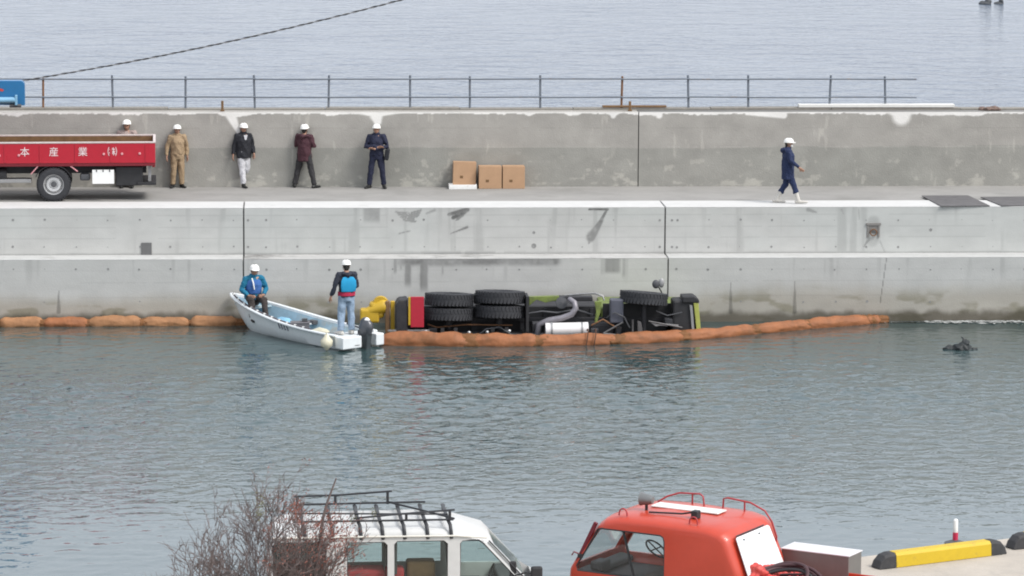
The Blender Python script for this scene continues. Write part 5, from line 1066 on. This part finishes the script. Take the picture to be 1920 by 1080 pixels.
# things carried in the bed
c0 = spot(1465.5, 1027, 2.10); b0 = Mf.inverted() @ c0
t = thing('steel_box', 'grey steel box with pale top standing in the fire truck bed', 'steel box', infire(b0.x, b0.y, 1.625-Z_APRON), fa)
MB().box(-1.22, 0, -.52, 0, 0, .455).build('box_body', mat('box_steel', (.17, .165, .155), .5, .3, var=.08), t, bevel=.006); MB().box(-1.235, .015, -.535, .015, .457, .475).build('box_lid', mat('lid_pale', (.62, .61, .62), .4, .1), t, bevel=.004)
m = MB(); rg = random.Random(4)
for k in range(14): m.ell((rg.uniform(-1.0, -.42), rg.uniform(-1.05, -.12), .84+rg.uniform(0, .10)), (rg.uniform(.14, .3), rg.uniform(.12, .24), rg.uniform(.08, .17)), 12, 8)
m.sweep([(-.38, -.12, .98), (-.40, -.40, 1.05), (-.42, -.75, 1.06), (-.42, -1.0, 1.0)], [.10, .12, .12, .09], 10)
m.box(-1.05, -.36, -1.1, -.08, .745, .88)
o = m.build('red_tarpaulin', TARP, None, smooth=180); remesh(o, .02, 2); rough_up(o, .12, 4.5); rough_up(o, .055, 11, (1, 1, 1.6)); rough_up(o, .02, 27)
o.matrix_world = Mf; tag(o, 'crumpled red tarpaulin heaped behind the cab in the fire truck bed', 'tarpaulin')
t = thing('hose_coil', 'maroon rubber hose coiled in front of the grey steel box', 'hose', infire(-1.0, -.42, .76), fa)
for k, (r, z, tl, dy, mm) in enumerate(((.52, .20, 26, 0, HOSE), (.56, .22, 34, .06, HOSE), (.48, .17, 42, .10, BLACK), (.60, .12, 22, .02, HOSE), (.44, .25, 46, -.06, HOSE))):
    Q = Matrix.Translation((.05*k, dy, z)) @ Matrix.Rotation(R(-tl*.9), 4, 'X') @ Matrix.Rotation(R(7*(k-2)), 4, 'Y')
    MB().tube([Q @ Vector((r*1.05*math.cos(a), r*.78*math.sin(a), .02*math.sin(3*a+k))) for a in np.linspace(0, 2*math.pi, 41)[:-1]], .030, 8, True).build('hose_loop', mm, t, smooth=180)
MB().sweep([(-.3, -.1, .05), (0, 0, .12), (.3, -.1, .05)], [.16, .22, .16], 10, (0, 0, 1)).build('hose_bundle', HOSE, t, smooth=180)

# ------------------------------------------------------------------ bare bush in front of the van
bb = spot(540, 1306, Z_APRON)
sh = thing('bare_bush', 'leafless grey bush with a few withered red leaves in front of the white van', 'bush', bb)
rb = random.Random(21); TW = MB(); LR = MB(); LG = MB()
def leaf(m, p, s):
    a = Vector((rb.gauss(0, 1), rb.gauss(0, 1), rb.gauss(0, 1))).normalized(); b = a.orthogonal().normalized(); c = a.cross(b)
    m.add([p-b*s, p-c*s*.4, p+b*s, p+c*s*.4], [(0, 1, 2, 3)])
ends = []
def grow(p, d, L, r, lev):
    n = max(3, int(L/.09)); pts = [p]; rs = [r]
    for i in range(n):
        d = (d+Vector((rb.gauss(0, .10), rb.gauss(0, .10), rb.gauss(.03, .08)))).normalized(); p = p+d*(L/n); pts.append(p); rs.append(r*(1-.62*(i+1)/n))
    TW.sweep(pts, rs, 5 if lev < 2 else 4, (.3, .8, .2), 'flat')
    if lev >= 4: ends.append(p); return
    k = {0: 5, 1: 5, 2: 4, 3: 3}[lev]
    for j in range(k):
        i = rb.randint(max(1, int(n*.30)), n); q = pts[i]; a = d.orthogonal().normalized(); a.rotate(Matrix.Rotation(rb.uniform(0, 2*math.pi), 3, d)); nd = (d+a*rb.uniform(.45, .95)+Vector((0, 0, .12))).normalized()
        grow(q, nd, L*rb.uniform(.42, .68), max(rs[i]*.64, .0056), lev+1)
stems = [(-1.15, .1, 1.55), (-.95, -.1, 1.8), (-.70, .05, 1.9), (-.45, -.1, 1.95), (-.30, .15, 1.85), (-.85, .2, 1.7), (-.55, .0, 1.75), (-.05, -.05, 1.75), (.30, .1, 1.65), (.62, .1, 1.5), (-1.3, 0, 1.1), (1.0, .1, 1.35), (-.6, .2, 1.4)]
for a, b, L in stems: grow(Vector((a*.25, b, 0)), Vector((a*.80, b, 1.0)).normalized(), L*1.0, .026, 0)
TW.sweep([Vector((.10, .1, .5)), Vector((.38, .1, 1.6)), Vector((.47, .1, 2.2)), Vector((.54, .1, 2.75)), Vector((.60, .1, 2.98)), Vector((.74, .1, 3.36))], [.034, .03, .027, .023, .018, .012], 6)
TW.build('branches', TWIG, sh)
for e in ends:
    if -.35 < e.x < 1.15 and e.z > 1.75 and rb.random() < .22:
        for k in range(rb.randint(4, 11)): leaf(LR, e+Vector((rb.gauss(0, .05), rb.gauss(0, .05), rb.gauss(0, .05))), rb.uniform(.012, .026))
for c, n, sp_ in (((.12, 0, 2.92), 120, .085), ((.55, 0, 2.72), 150, .13), ((.72, 0, 2.45), 160, .14), ((.45, 0, 2.40), 110, .14), ((.15, 0, 2.75), 70, .08), ((.95, 0, 2.6), 50, .1)):
    for k in range(int(n*1.3)): leaf(LR, Vector(c)+Vector((rb.gauss(0, sp_), rb.gauss(0, .1), rb.gauss(0, sp_))), rb.uniform(.015, .034))
for c, n, sp_ in (((-.40, 0, 3.0), 70, .07), ((-.42, 0, 2.85), 60, .06), ((1.3, 0, 2.85), 30, .05), ((1.0, 0, 2.78), 25, .04)):
    for k in range(n): leaf(LG, Vector(c)+Vector((rb.gauss(0, sp_*.6), rb.gauss(0, .06), rb.gauss(0, sp_))), rb.uniform(.012, .024))
LR.build('withered_leaves', LEAFR, sh, kind='stuff'); LG.build('green_leaves', LEAFG, sh, kind='stuff')
